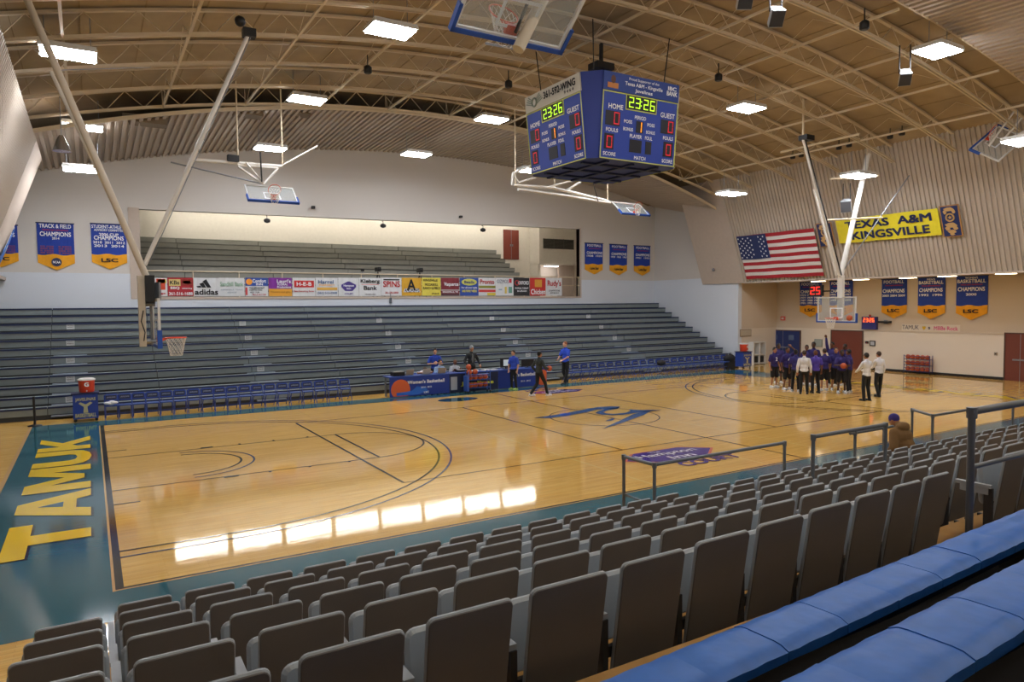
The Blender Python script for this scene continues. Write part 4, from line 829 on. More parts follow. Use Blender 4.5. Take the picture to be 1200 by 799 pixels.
# ------------------------------------------------------------------ near stand: decks, seats, benches, rails
PITD = mat('under_bench_shade', '120f0c', .95, spec=.1)  # near-black deck colour stands in for the shade under the benches
DECKW = mat('stand_plywood', 'b98d52', .55, noise=.1, nscale=5); SEATG = mat('seat_grey_plastic', 'a3abb2', .42); SEATB = mat('seat_back_shaded', '6a6663', .55, noise=.03); LEGM = mat('seat_standard_dark', '2b2b2d', .5); ARMM = mat('seat_arm_grey', 'a2a8ae', .45)
def row_y(r): return -3.35-.89*r          # seat backs of row r (0 = front row)
def row_z(r): return .2+.265*r            # deck under row r
t = thing('seating_stand', 'near stand of stepped plywood decks that carries the grey seats', 'stand', (0, 0, 0))
for r in range(6):
    y1 = row_y(r)+.81 if r else -2.55; y0 = row_y(r)-.08; z = row_z(r); m = MB()
    m.box((-.78, y0, z-.05), (26, y1, z)); dk = m.build('deck', DECKW, t)
    m = MB(); m.box((-.78, y1-.03, 0 if r == 0 else z-.3), (26, y1-.015, z-.05)); m.build('riser', BDECK, dk)
BZ = [(2.2, -8.36, -8.66), (2.5, -9.12, -9.43), (2.8, -9.82, -10.13)]
for k, (z, ya, yb) in enumerate(BZ):
    m = MB(); y1 = row_y(5)-.08 if k == 0 else BZ[k-1][2]+.05
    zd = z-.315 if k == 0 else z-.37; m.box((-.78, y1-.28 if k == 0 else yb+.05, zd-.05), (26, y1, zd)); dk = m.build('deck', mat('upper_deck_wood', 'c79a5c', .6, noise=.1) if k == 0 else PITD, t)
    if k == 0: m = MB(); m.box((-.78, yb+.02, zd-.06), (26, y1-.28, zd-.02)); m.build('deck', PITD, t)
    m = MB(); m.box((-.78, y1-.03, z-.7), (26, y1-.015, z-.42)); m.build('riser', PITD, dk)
m = MB(); m.box((-.8, -15.9, 0), (-.78, -2.55, .2)); m.box((-.8, -15.9, 0), (-.78, -8, 1.5)); m.build('side_skirt', BDECK, t)
VINYL = mat('blue_bench_vinyl', '296cc6', .45, noise=.08, nscale=9, bump=.25, bscale=7)
for k, (lab, (z, ya, yb)) in enumerate(zip(('blue padded bench nearest the grey seats', 'second blue padded bench, behind the first', 'third blue padded bench, only a corner seen at the lower right'), BZ)):
    t = thing('padded_bench', lab, 'bench', (1.4, ya, z), math.radians(2.8), 'blue benches of the near stand')
    x = -2.4; d = ya-yb; yb, ya = -d, 0; m = MB(); NY = 8
    while x < 9:
        L = .48; NX = 6; vs = []
        for i in range(NX+1):
            for j in range(NY+1):
                e = min(1, min(j, NY-j)/1.5) * (1 if 0 < i < NX else .62)
                vs.append((x+.001+(L-.002)*i/NX, yb+d*j/NY, -.028+.028*math.sqrt(max(0, min(1, e))) + .003*math.sin(i*2.3+x*9)))
        o = len(vs); vs += [(x+.004, yb, -.075), (x+L-.004, yb, -.075), (x+L-.004, ya, -.075), (x+.004, ya, -.075)]
        fs = [(i*(NY+1)+j, (i+1)*(NY+1)+j, (i+1)*(NY+1)+j+1, i*(NY+1)+j+1) for i in range(NX) for j in range(NY)]
        m.add(vs, fs, True)
        m.add(vs, [[o, o+1]+[i*(NY+1) for i in range(NX, -1, -1)], [o+3]+[i*(NY+1)+NY for i in range(NX+1)]+[o+2], [o]+[j for j in range(NY+1)]+[o+3], [o+1, o+2]+[NX*(NY+1)+j for j in range(NY, -1, -1)]])
        x += L
    m.build('cushion', VINYL, t)
    m = MB(); m.box((-2.4, yb+.02, -.12), (9.1, ya-.02, -.075)); m.build('board', mat('bench_board', '1d2a44', .6), t)
    for q in range(6):
        x = -2.0+q*1.9; m = MB(); m.box((x, yb+.08, -.31 if k == 0 else -.37), (x+.05, ya-.08, -.12)); m.build('leg', LEGM, t)
# ---- one flip-up seat: origin on the deck below the back, facing the court (+y)
def seat_proto(down=False):
    t = thing('stadium_seat', 'x', 'seat', (0, 0, 0), group='grey seats of the near stand')
    tilt = Matrix.Rotation(math.radians(-9), 4, 'X')
    Mb = Matrix.Translation((0, .05, .13)) @ Matrix.Rotation(math.radians(9), 4, 'X') @ frame((0, 0, 0), (-1, 0, 0), (0, 0, 1))   # local z = +y
    m = MB(); m.M = Mb; m.rslab(.44, .73, .036, .024, .007, taper=.98); m.build('backrest', SEATG, t)
    m = MB(); m.M = Mb; m.rslab(.43, .723, .033, .01, .004, y0=.003, z0=-.008, taper=.98); m.build('back_panel', SEATB, t)  # toned darker than the shell: shade on the rear, put into the colour
    m = MB(); a = 8 if not down else 82
    m.M = Matrix.Translation((0, .1, .36)) @ Matrix.Rotation(math.radians(-a if down else -4), 4, 'X') @ frame((0, 0, 0), (-1, 0, 0), (0, 0, 1)); m.rslab(.49, .37 if not down else .43, .05, .05, .016); m.build('seat', SEATG, t)
    m = MB(); m.box((-.285, .02, 0), (-.25, .09, .53)); m.box((-.285, -.02, 0), (-.245, .2, .03)); m.box((-.25, .05, .3), (.25, .08, .36)); m.build('leg', LEGM, t)
    m = MB(); m.M = Matrix.Translation((-.272, .03, .53)); m.box((-.026, 0, 0), (.026, .3, .03)); m.box((-.018, .02, -.06), (.018, .26, 0)); m.build('armrest', ARMM, t)
    KIDS[t.name] = list(t.children)
    return t
PU_ = seat_proto(); PD_ = seat_proto(True); used = {0: False, 1: False}
rows_n = ['front row', 'second row', 'third row', 'fourth row', 'fifth row', 'back row beside the blue bench']
R6 = [-.22, .33, .89, 1.44, 2.03, 2.6, 3.16, 3.7, 4.25, 4.75, 5.2, 5.65]
def put_seat(r, x, w_, n, down):
    lab = f'grey {"stadium seat with its seat folded down" if down else "flip-up stadium seat"}, {nth(n)} from the left in the {rows_n[r]}'
    P = PD_ if down else PU_
    if not used[down]: used[down] = True; o = P; o['label'] = lab
    else: o = dup(P, lab)
    o.location = (x, row_y(r)+(0, 0, 0, 0, .02, .042)[r]*(x-1), row_z(r)); o.rotation_euler = (0, 0, 0); o.scale = (w_/.55, 1, 1)
    return o
xmax = [17.6, 15.6, 13.2, 11.2, 9.2, 7.4]
for r in range(6):
    x = -.75+.55; n = 0; last = -.77
    if r == 5:
        ends = R6+[None]+[7.1, 7.55, 8.0]; prev = -.77
        for e in ends:
            if e is None: prev = 6.62; continue
            put_seat(r, (prev+e)/2+.0, e-prev, n, False); prev = e; n += 1
        continue
    x = -.77 if r else -.2
    while x < xmax[r]:
        w_ = .56 if x < 3.5 else .53
        gap = (r == 0 and 6.6 < x < 7.15)
        dn = (r == 0 and 7.15 < x < 7.75) or (r == 1 and 7.3 < x < 7.8) or (r == 3 and 7.2 < x < 7.7) or (r == 4 and (4.7 < x < 5.2 or 6.3 < x < 6.8)) or (r == 2 and 9.2 < x < 9.7)
        if not gap: put_seat(r, x+w_/2, w_, n, dn); n += 1
        x += w_
# ---- pipe guard rails
PIPE = mat('grey_pipe_rail', '6d7176', .4, .5)
def rail(label, posts, tops, extra=()):
    t = thing('guard_rail', label, 'railing', posts[0][0])
    T = Matrix.Translation(-Vector(posts[0][0]))
    m = MB(); m.M = T; m.path(tops, .028, 10); m.build('top_rail', PIPE, t)
    for a, b in posts:
        m = MB(); m.M = T; m.tube(a, b, .026, 10); m.lathe([(.05, 0), (.05, .015)], 10, a); m.lathe([(.036, -.05), (.036, .03)], 10, b); m.build('post', PIPE, t)
    for a, b in extra: m = MB(); m.M = T; m.tube(a, b, .02, 8); m.build('lower_rail', PIPE, t)
zt = 1.37
rail('grey pipe rail in front of the seats, left of the printed hotel emblem', [((6.8, -2.95, .2), (6.8, -2.95, zt)), ((6.85, -2.2, 0), (6.85, -2.2, zt-.02)), ((9.75, -2.95, .2), (9.75, -2.95, zt))],
     [(6.85, -2.2, zt-.02), (6.8, -2.95, zt), (9.75, -2.95, zt)], [((6.85, -2.2, .75), (6.8, -2.95, .75)), ((6.8, -2.95, .75), (9.75, -2.95, .75))])
pa, pb = at(953, 513, 1, -4.9), at(1038, 496, 1, -4.9); zt2 = (pa.z+pb.z)/2
rail('grey pipe rail among the seats in front of the person with the knitted hat', [((pa.x, -4.9, row_z(2)), (pa.x, -4.9, zt2)), ((pb.x, -4.9, row_z(2)), (pb.x, -4.9, zt2))], [(pa.x, -4.9, zt2), (pb.x, -4.9, zt2)])
pc, pd = at(1002, 507, 1, -2.95), at(1036, 500, 1, -2.95)
rail('small pipe rail end seen below the longer rail, left of the knitted hat', [((pc.x, -2.95, .2), (pc.x, -2.95, pc.z)), ((pd.x, -2.95, .2), (pd.x, -2.95, pc.z))], [(pc.x-.15, -2.95, pc.z), (pd.x+.3, -2.95, pc.z)])
p1, p2, p3 = at(1093, 487, 1, -2.95), at(1200, 464, 1, -2.95), at(1069, 488, 1, -2.2); zz = p1.z
rail('grey pipe rail in front of the seats at the right edge of the court', [((p1.x, -2.95, .2), (p1.x, -2.95, zz)), ((p3.x, -2.2, 0), (p3.x, -2.2, zz-.02)), ((p1.x+3.4, -2.95, .2), (p1.x+3.4, -2.95, zz)), ((p1.x+5.5, -2.95, .2), (p1.x+5.5, -2.95, zz))],
     [(p3.x, -2.2, zz-.02), (p1.x, -2.95, zz), (p1.x+6, -2.95, zz)], [((p1.x, -2.95, .7), (p1.x+6, -2.95, .7))])
q1, q2 = at(1139, 482, 1, -7.97), at(1139, 612, 1, -7.97)
rail('tall grey pipe rail at the aisle end of the back row, nearest the blue bench', [((q1.x, -7.97, 1.83), (q1.x, -7.97, q1.z)), ((q1.x+1.45, -7.97, 1.83), (q1.x+1.45, -7.97, q1.z))], [(q1.x-.03, -7.97, q1.z), (q1.x+1.5, -7.97, q1.z)], [((q1.x, -7.97, q1.z-.42), (q1.x+1.45, -7.97, q1.z-.42))])
# ------------------------------------------------------------------ court side: folding chairs, tables, carts, racks
CHB = mat('chair_blue_frame', '1f3f94', .45); CHS = mat('chair_blue_vinyl', '22458f', .5); CHD = mat('chair_back_dark', '1e2a4c', .55); CHL = mat('chair_back_print', '8d94a8', .7)
def chair_proto():
    """folding chair facing -y, origin between its feet"""
    t = thing('folding_chair', 'x', 'chair', (0, 0, 0), group='blue courtside folding chairs')
    W = .2
    for s in (-1, 1):
        m = MB(); m.path([(s*W, -.2, 0), (s*W, .02, .42), (s*W, .17, .8)], .013, 6); m.build('leg', CHB, t)
        m = MB(); m.tube((s*(W-.03), .26, 0), (s*(W-.03), -.14, .44), .013, 6); m.build('leg', CHB, t)
    m = MB(); m.M = Matrix.Translation((0, -.17, .44)); m.rslab(.4, .38, .05, .04, .012); m.build('seat', CHS, t)
    m = MB(); m.M = Matrix.Translation((0, .11, .6)) @ Matrix.Rotation(math.radians(-10), 4, 'X') @ frame((0, 0, 0), (1, 0, 0), (0, 0, 1)); m.rslab(.4, .24, .06, .03, .01); b = m.build('backrest', CHB, t)
    m = MB(); m.M = Matrix.Translation((0, .11, .6)) @ Matrix.Rotation(math.radians(-10), 4, 'X') @ frame((0, 0, 0), (1, 0, 0), (0, 0, 1)); m.rslab(.33, .15, .03, .008, .002, y0=.045, z0=.028); m.build('back_pad', CHD, t)
    m = MB(); m.M = Matrix.Translation((0, .11, .6)) @ Matrix.Rotation(math.radians(-10), 4, 'X') @ frame((0, 0, 0), (1, 0, 0), (0, 0, 1)); m.text('JAVELINAS', (0, .12), .26, .06, .038, .03); m.build('lettering', CHL, t)
    m = MB(); m.tube((-W, -.1, .2), (W, -.1, .2), .01, 6); m.tube((-W+.03, .16, .12), (W-.03, .16, .12), .01, 6); m.build('crossbar', CHB, t)
    KIDS[t.name] = list(t.children)
    return t
CP = chair_proto(); firstc = True
lefts = [130.5+16.25*i for i in range(8)]+[259+14.75*i for i in range(11)]
for i, u in enumerate(lefts):
    x = at(u, 470, 1, 16.5).x; lab = f'blue folding chair, {nth(i)} from the drinks cart in the row left of the scorers table'
    if firstc: CP['label'] = lab; CP.location = (x, 16.65, 0); firstc = False
    else: dup(CP, lab, (x, 16.65, 0), random.uniform(-.04, .04))
x0 = at(668, 448, 1, 16.4).x; x1 = at(853, 436, 1, 16.4).x
for i in range(21):
    x = x0+(x1-x0)*i/20; lab = f'blue folding chair, {nth(i)} from the scorers table in the row on its right'
    dup(CP, lab, (x, 16.6, 0), random.uniform(-.05, .05))
x = at(130.5, 470, 1, 16.5).x; t = thing('towel', 'crumpled white towel on the seat of the first folding chair by the drinks cart', 'towel', (x, 16.6, .485))
m = MB(); random.seed(9)
for k in range(5): m.ball((random.uniform(-.12, .12), random.uniform(-.1, .1), .04+.015*k), (.11, .1, .05), 10, 6)
m.build('cloth', mat('towel_white', 'dcdcdc', .9), t)
x = x0+(x1-x0)*10.5/19; t = thing('duffel_bag', 'black bag standing on the chairs in the middle of the right hand chair row', 'bag', (x, 16.55, .485))
m = MB(); m.ball((0, 0, .16), (.3, .15, .16), 14, 8); m.build('body', BLACK, t); m = MB(); m.M = frame((0, 0, .2), (1, 0, 0), (0, 0, 1)); m.torus((0, 0, 0), .15, .012, 12, 5, 0, PI); m.build('handle', BLACK, t)
x = x1+.35; t = thing('duffel_bag', 'large black bag at the right end of the right hand chair row', 'bag', (x, 16.6, .0))
m = MB(); m.ball((0, 0, .62), (.42, .22, .26), 14, 8); m.box((-.3, -.15, 0), (.3, .15, .5)); m.build('body', mat('bag_black', '1b1b1e', .8), t); m = MB(); m.M = frame((0, -.05, .75), (1, 0, 0), (0, 0, 1)); m.torus((0, 0, 0), .2, .015, 12, 5, 0, PI); m.build('handle', GREYM, t)
# ---- drink coolers on carts
def cart(label, x, y, lab2):
    t = thing('drinks_cart', label, 'cart', (x, y, 0))
    m = MB(); m.box((-.36, -.28, .1), (.36, .28, .92)); m.build('body', mat('cart_blue', '223f92', .5), t)
    m = MB(); m.M = frame((0, -.285, 0), (1, 0, 0), (0, 0, 1)); m.text('JAVELINAS', (0, .74), .58, .13, .004, .03); m.text('BASKETBALL', (0, .22), .6, .13, .004, .04)
    m.sheet([(-.07, .3), (.07, .3), (.05, .5), (.2, .62), (.14, .66), (0, .58), (-.14, .66), (-.2, .62), (-.05, .5)], .004); m.build('lettering', mat('cart_cream_print', 'b9b48a', .7), t)
    m = MB(); m.box((-.4, -.31, .92), (.4, .31, .96)); m.build('top', NAVY, t)
    for a in (-.3, .3):
        for b in (-.22, .22): m = MB(); m.M = Matrix.Translation((a, b, .05)) @ Matrix.Rotation(PI/2, 4, 'X'); m.lathe([(.05, -.02), (.05, .02)], 12); m.build('wheel', BLACK, t)
    c = thing('drinks_cooler', lab2, 'cooler', (x+.05, y, .965))
    m = MB(); m.lathe([(.2, 0), (.22, .02), (.24, .38), (.25, .4)], 20); m.build('body', mat('cooler_orange', 'e0482a', .45), c)
    m = MB(); m.lathe([(.26, .4), (.26, .44), (.2, .47), (.02, .475)], 20); m.build('lid', mat('cooler_lid_white', 'd8d4d2', .5), c)
    m = MB(); m.M = frame((0, -.245, .24), (1, 0, 0), (0, 0, 1)); m.text('G', (0, .03), .13, .14, .01, .04); m.build('logo', WTXT, c)
    m = MB(); m.tube((0, -.22, .06), (0, -.28, .05), .02); m.build('tap', WHITE, c)
pl = at(101, 490, 1, 16.75); cart('blue cart with cream lettering at the left end of the chair row', pl.x, 16.75, 'orange round drinks cooler with white lid on the left cart')
pr = at(871, 430, 1, 16.8); cart('blue cart at the right end of the far chair row', pr.x, 16.8, 'orange drinks cooler on the right cart by the end wall')
p = at(41, 499, 2, 0); t = thing('stanchion', 'black stanchion post with a dark belt at the left edge of the court', 'stanchion', (p.x, p.y, 0))
m = MB(); m.lathe([(.2, 0), (.2, .02), (.05, .05)], 20); m.build('base', BLACK, t); m = MB(); m.tube((0, 0, .04), (0, 0, .95), .035); m.build('post', BLACK, t); m = MB(); m.bar((0, 0, .9), (-2.6, .15, .93), .02, .06); m.build('belt', NAVY, t)
# ---- scorers table in three draped sections
TBY = 16.1
TX = [at(u, 455, 1, TBY).x for u in (456.5, 527, 584, 641)]
TBLU = mat('table_drape_blue', '1d3a92', .55); TNAV = mat('table_drape_navy', '1a2748', .55)
BALLC = mat('orange_ball_leather', 'b4512a', .6, bump=.2, bscale=90); BALLS = mat('ball_seam', '3a2016', .7)
for k, lab in enumerate(("left section of the scorers table, blue drape with an orange ball print", 'middle navy section of the scorers table with yellow lettering', 'right section of the scorers table, blue drape behind the walking person')):
    a, b = TX[k], TX[k+1]; L = b-a; t = thing('scorers_table', lab, 'table', (a, TBY, 0))
    m = MB(); m.box((0.01, -.02, .82), (L-.01, .75, .86)); m.build('tabletop', mat('table_top_blue', '274a9c', .4), t)
    m = MB(); m.box((.01, 0, .03), (L-.01, .03, .82)); dr = m.build('front_panel', (TBLU, TNAV, TBLU)[k], t)
    for x in (.08, L-.08): m = MB(); m.box((x-.03, .6, 0), (x+.03, .68, .82)); m.build('leg', GREYM, t)
    m = MB(); m.M = frame((0, -.004, 0), (1, 0, 0), (0, 0, 1))
    if k == 0:
        m.text("Women's Basketball", (L*.6, .6), L*.62, .15, 0, .03); m.text('2014 - 2015', (L*.6, .36), L*.18, .07, 0, .02); m.text('LSC', (L*.6, .15), L*.08, .08, 0, .03); m.build('lettering', WTXT, dr)
        m = MB(); m.M = frame((0, -.003, 0), (1, 0, 0), (0, 0, 1)); m.sheet([(max(.03, .48+.42*math.cos(a_*PI/16)), max(.05, .32+.42*math.sin(a_*PI/16))) for a_ in range(32)], 0); m.build('printed_ball', mat('printed_ball_orange', 'd8602f', .6), dr)
        m = MB(); m.M = frame((0, -.006, 0), (1, 0, 0), (0, 0, 1)); m.sheet([(.3, .08), (1.25, .08), (1.7, .2), (1.6, .34), (1.2, .42), (1.0, .26), (.75, .22), (.3, .2)], 0); m.build('printed_streak', mat('printed_blue_streak', '2a6ac8', .6), dr)
    elif k == 1:
        m.text('TX', (L*.74, .62), L*.1, .1, 0, .03); m.build('lettering', WTXT, dr)
        m = MB(); m.M = frame((0, -.004, 0), (1, 0, 0), (0, 0, 1)); m.text('Javelinas', (L*.56, .36), L*.68, .2, 0, .04); m.build('lettering', mat('table_yellow_print', 'c8c83a', .6), dr)
        m = MB(); m.M = frame((0, -.004, 0), (1, 0, 0), (0, 0, 1)); m.sheet([(.06, .14), (.36, .14), (.36, .7), (.06, .7)], 0); m.build('printed_panel', mat('table_white_panel', 'aab0b8', .6), dr)
    else:
        m.text("Men's Basketball", (L*.5, .6), L*.5, .15, 0, .03); m.text('2014 - 2015', (L*.55, .3), L*.2, .07, 0, .02); m.text('LSC', (L*.3, .38), L*.1, .1, 0, .03); m.build('lettering', WTXT, dr)
        m = MB(); m.M = frame((0, -.003, 0), (1, 0, 0), (0, 0, 1)); m.sheet([(min(L-.02, L-.25+.36*math.cos(a_*PI/16)), max(.05, .4+.36*math.sin(a_*PI/16))) for a_ in range(32)], 0); m.build('printed_ball', mat('printed_ball_orange', 'd8602f', .6), dr)
# ---- things on the table
def laptop(label, x, y, rz, c):
    t = thing('laptop', label, 'laptop', (x, y, .862), rz)
    m = MB(); m.box((-.17, -.12, 0), (.17, .12, .02)); m.build('keyboard', GREYM, t)
    m = MB(); m.M = Matrix.Translation((0, -.12, .02)) @ Matrix.Rotation(math.radians(15), 4, 'X'); m.box((-.17, -.008, 0), (.17, .008, .23)); m.build('screen', c, t)
    m = MB(); m.M = Matrix.Translation((0, -.131, .14)) @ Matrix.Rotation(math.radians(15), 4, 'X') @ frame((0, 0, 0), (1, 0, 0), (0, 0, 1)); m.sheet([(.03*math.cos(k*PI/5), .03*math.sin(k*PI/5)) for k in range(10)], .0); m.build('emblem', WTXT, t)
tan = mat('laptop_tan_lid', '9a8a72', .5)
tx = lambda u: at(u, 440, 1, TBY+.35).x
laptop('tan laptop on the left end of the scorers table', tx(479), TBY+.4, .1, tan); laptop('tan laptop between the dark haired person and the light blue shirt', tx(498.5), TBY+.35, 0, mat('laptop_silver_lid', 'a8a49a', .4)); laptop('tan laptop between the light blue shirt and the white shirt', tx(516.5), TBY+.35, -.1, tan)
def box_thing(name, label, cat, x, y, z, d, c, part='body', lid=None):
    t = thing(name, label, cat, (x, y, z)); m = MB(); m.M = Matrix.Translation((0, 0, d[2]/2)); m.rslab(.01, .01, .001, .001) if False else m.cbox((0, 0, 0), d); m.build(part, c, t)
    return t
t = box_thing('printer', 'black equipment case at the left end of the scorers table', 'printer', tx(466), TBY+.35, .862, (.5, .35, .16), BLACK); m = MB(); m.box((-.2, -.18, .16), (.2, .1, .19)); m.build('lid', GREYM, t)
t = box_thing('mixer', 'low black sound mixer on the middle of the scorers table', 'mixer', tx(541), TBY+.4, .862, (.45, .3, .08), BLACK); m = MB(); m.box((-.2, -.12, .08), (.2, .12, .095)); m.build('control_panel', GREYM, t)
for i, (u, w_) in enumerate(((553, .5), (568, .35), (578, .3))):
    t = thing('paper_stack', f'white papers on the scorers table, {nth(i)} pile from the left', 'paper', (tx(u), TBY+.3, .862), .2*i); m = MB(); m.box((-w_/2, -.12, 0), (w_/2, .12, .03)); m.box((-w_/2+.03, -.1, .03), (w_/2+.02, .13, .045)); m.build('sheets', mat('paper_white', 'dcdcd8', .8), t)
t = thing('computer_monitor', 'black monitor with a bright page on the scorers table', 'monitor', (tx(593.5), TBY+.4, .862)); m = MB(); m.box((-.28, -.03, .08), (.28, .03, .5)); m.build('casing', BLACK, t); m = MB(); m.box((-.14, -.04, .14), (.14, -.03, .42)); m.build('page', mat('monitor_page', 'cfdada', .5, emit=.25), t); m = MB(); m.box((-.12, -.1, 0), (.12, .1, .02)); m.tube((0, 0, 0), (0, 0, .1), .03); m.build('stand', BLACK, t)
t = thing('computer_monitor', 'dark monitor at the right end of the scorers table', 'monitor', (tx(619), TBY+.4, .862), -.3); m = MB(); m.box((-.3, -.03, .06), (.3, .03, .38)); m.build('casing', BLACK, t); m = MB(); m.box((-.26, -.036, .1), (.26, -.03, .35)); m.build('screen', mat('screen_dark', '23262c', .2), t); m = MB(); m.box((-.12, -.1, 0), (.12, .1, .02)); m.tube((0, 0, 0), (0, 0, .1), .03); m.build('stand', BLACK, t)
# ---- basketballs and racks
def ball_proto():
    t = thing('basketball', 'x', 'basketball', (0, 0, 0))
    m = MB(); m.ball((0, 0, 0), .12, 20, 12); m.build('ball', BALLC, t)
    m = MB()
    for Mx in (Matrix.Identity(4), Matrix.Rotation(PI/2, 4, 'X'), Matrix.Rotation(PI/2, 4, 'Y')): m.M = Mx; m.torus((0, 0, 0), .1195, .0018, 24, 4)
    m.build('seam', BALLS, t); KIDS[t.name] = list(t.children)
    return t
BP = ball_proto(); fb = [True]
def ball(label, p, group=None):
    if fb[0]: o = BP; o['label'] = label; o.location = p; fb[0] = False; o.pop('group', None)
    else: o = dup(BP, label, p, random.uniform(0, 6)); o.pop('group', None)
    if group: o['group'] = group
    o.rotation_euler = (random.uniform(0, 3), random.uniform(0, 3), 0)
def ball_rack(label, x, y, rz, shelves, L, posn, cnt, c, h):
    Mr = Matrix.Translation((x, y, 0)) @ Matrix.Rotation(rz, 4, 'Z'); t = thing('ball_rack', label, 'rack', mtx=Mr)
    for sx in (-L/2, L/2):
        for sy in (-.14, .14): m = MB(); m.tube((sx, sy, .06), (sx, sy, h), .018, 8); m.build('post', c, t); m = MB(); m.ball((sx, sy, .045), .045, 8, 6); m.build('caster', BLACK, t)
    for z in shelves: m = MB(); m.tube((-L/2, -.1, z), (L/2, -.1, z), .016, 8); m.tube((-L/2, .1, z), (L/2, .1, z), .016, 8); m.tube((-L/2, -.14, z+.16), (L/2, -.14, z+.16), .012, 8); m.build('shelf', c, t)
    for si, z in enumerate(shelves):
        for i in cnt[si]: ball(f'orange basketball on the {("bottom", "middle", "top")[si] if len(shelves) == 3 else ("bottom", "top")[si]} shelf of the {posn}, {nth(i)} from its left', Mr @ Vector((-L/2+.14+i*.245, 0, z+.115)), 'basketballs on the '+posn)
    return Mr
CRB = mat('rack_blue_steel', '3358a8', .45)
rx = at(561, 461, 1, 15.7).x
Mr = ball_rack('blue wheeled ball rack in front of the middle of the scorers table', rx, 15.75, 0, (.22, .56), 1.05, 'courtside ball rack', (range(4), range(4)), CRB, .95)
ball('orange basketball lying on top of the courtside rack, at its left', (rx-.42, 15.75, .9)); ball('orange basketball on top of the courtside rack, beside the left one', (rx-.14, 15.75, .9)); ball('topmost orange basketball of the courtside rack pile', (rx-.4, 15.85, 1.11))
m = MB(); m.M = Mr; m.box((-.53, -.12, .775), (.53, .12, .79)); m.box((-.62, -.16, .1), (-.53, .16, .75)); o = m.build('ball_tray', CRB); o.parent = bpy.data.objects['ball_rack']; o.matrix_parent_inverse = Mr.inverted()
p = at(1075.5, 438, 0, XR-.35); ball_rack('blue ball rack with three shelves against the end wall', XR-.35, p.y, -PI/2, (.14, .45, .76), 1.3, 'end wall ball rack', (range(5), range(5), range(5)), mat('rack_navy_steel', '27326a', .5), .98)
# ---- fittings of the end wall
def on_wall(u0, v0, u1, v1, off=0):
    a, b = at(u0, v0, 0, XR-off), at(u1, v1, 0, XR-off); return a, b
def wall_thing(name, label, cat, u0, v0, u1, v1, dep, c, part='body'):
    a, b = on_wall(u0, v0, u1, v1); w_, h_ = a.y-b.y, a.z-b.z
    t = thing(name, label, cat, mtx=frame((XR, (a.y+b.y)/2, b.z), (0, -1, 0), (0, 0, 1)))
    m = MB(); m.box((-w_/2, 0, .005), (w_/2, h_, dep)); m.build(part, c, t); return t, w_, h_
def door(n, u0, u1, vt, c, leaves):
    a, b = on_wall(u0, vt, u1, vt); w_ = a.y-b.y; h_ = a.z
    o = MB(); o.M = frame((XR-.01, (a.y+b.y)/2, 0), (0, -1, 0), (0, 0, 1)); o.box((-w_/2, 0, 0), (w_/2, h_, .05)); d = struct(o.build(f'door_{n}', c))
    Mx = o.M; m = MB(); m.M = Mx
    for lo, hi in (((-w_/2-.06, 0, 0), (-w_/2, h_+.06, .07)), ((w_/2, 0, 0), (w_/2+.06, h_+.06, .07)), ((-w_/2, h_, 0), (w_/2, h_+.06, .07))): m.box(lo, hi)
    m.build('door_frame', mat('door_frame_brown', '53392c', .5), d)
    m = MB(); m.M = Mx
    for k in range(1, leaves): m.box((-w_/2+w_*k/leaves-.012, 0, .05), (-w_/2+w_*k/leaves+.012, h_, .056))
    m.box((-.3, .95, .05), (.3, 1.02, .09)); m.build('push_bar', GREYM, d)
    return d, w_, h_, Mx
d, w_, h_, Mx = door(2, 899.5, 938, 387, mat('blue_door', '1d2f66', .5), 2)
m = MB(); m.M = Mx
for s in (-.5, .5): m.box((s*w_/2-.18, 1.45, .05), (s*w_/2+.18, 1.75, .06))
m.build('door_window', mat('door_glass', '5d6d8a', .2), d)
door(3, 975.5, 1011, 387.5, mat('brown_door', '6e3526', .45), 1); door(4, 1179.5, 1215, 391, mat('brown_door', '6e3526', .45), 2)
t, w_, h_ = wall_thing('game_clock', 'blue wall clock with amber digits right of the far hoop board', 'clock', 1012, 371, 1029, 386, .18, mat('clock_blue', '2a2a72', .5), 'housing')
m = MB()
for ch, x in (('2', -.36), ('3', -.19), ('2', .03), ('6', .2)): seg7(m, ch, x*w_/.9, h_*.58, .13*w_/.9, h_*.32, .185)
m.cbox((-.02*w_, h_*.68, .185), (.03, .03, .002)); m.cbox((-.02*w_, h_*.8, .185), (.03, .03, .002)); m.build('digits', mat('clock_amber_led', 'ff6a1c', .5, emit=2.5), t); m = MB(); m.tube((-.0, h_, .09), (0, h_+.12, .09), .05); m.build('horn', RTXT, t)
t, w_, h_ = wall_thing('wall_lamp', 'small dark wall fitting right of the amber digit clock', 'lamp', 1032, 376, 1045, 378.5, .25, BLACK); m = MB(); m.box((-.1, -.05, .0), (.1, h_+.05, .06)); m.build('bracket', GREYM, t)
t, w_, h_ = wall_thing('paper_banner', 'hand painted paper banner with navy and pink letters and a yellow heart', 'banner', 1057, 379.5, 1125, 389.5, .012, mat('banner_paper', 'd9d0c2', .8), 'paper')
m = MB(); m.text('TAMUK', (-w_*.34, h_*.55), w_*.3, h_*.62, .02, .0); m.text("s", (-w_*.01, h_*.5), w_*.035, h_*.35, .02, .02); m.build('lettering', mat('banner_navy_paint', '2b2c4f', .8), t)
m = MB(); m.text('MBBs Rock', (w_*.27, h_*.5), w_*.4, h_*.55, .02, .02); m.build('lettering', mat('banner_pink_paint', 'd8688f', .8), t)
m = MB(); m.sheet([(-w_*.1+h_*.24*(math.sin(a_)**3), h_*.5+h_*.022*(13*math.cos(a_)-5*math.cos(2*a_)-2*math.cos(3*a_)-math.cos(4*a_))) for a_ in [2*PI*k/24 for k in range(24)]][::-1], .02); m.build('heart', mat('banner_yellow_paint', 'd8b02a', .8), t)
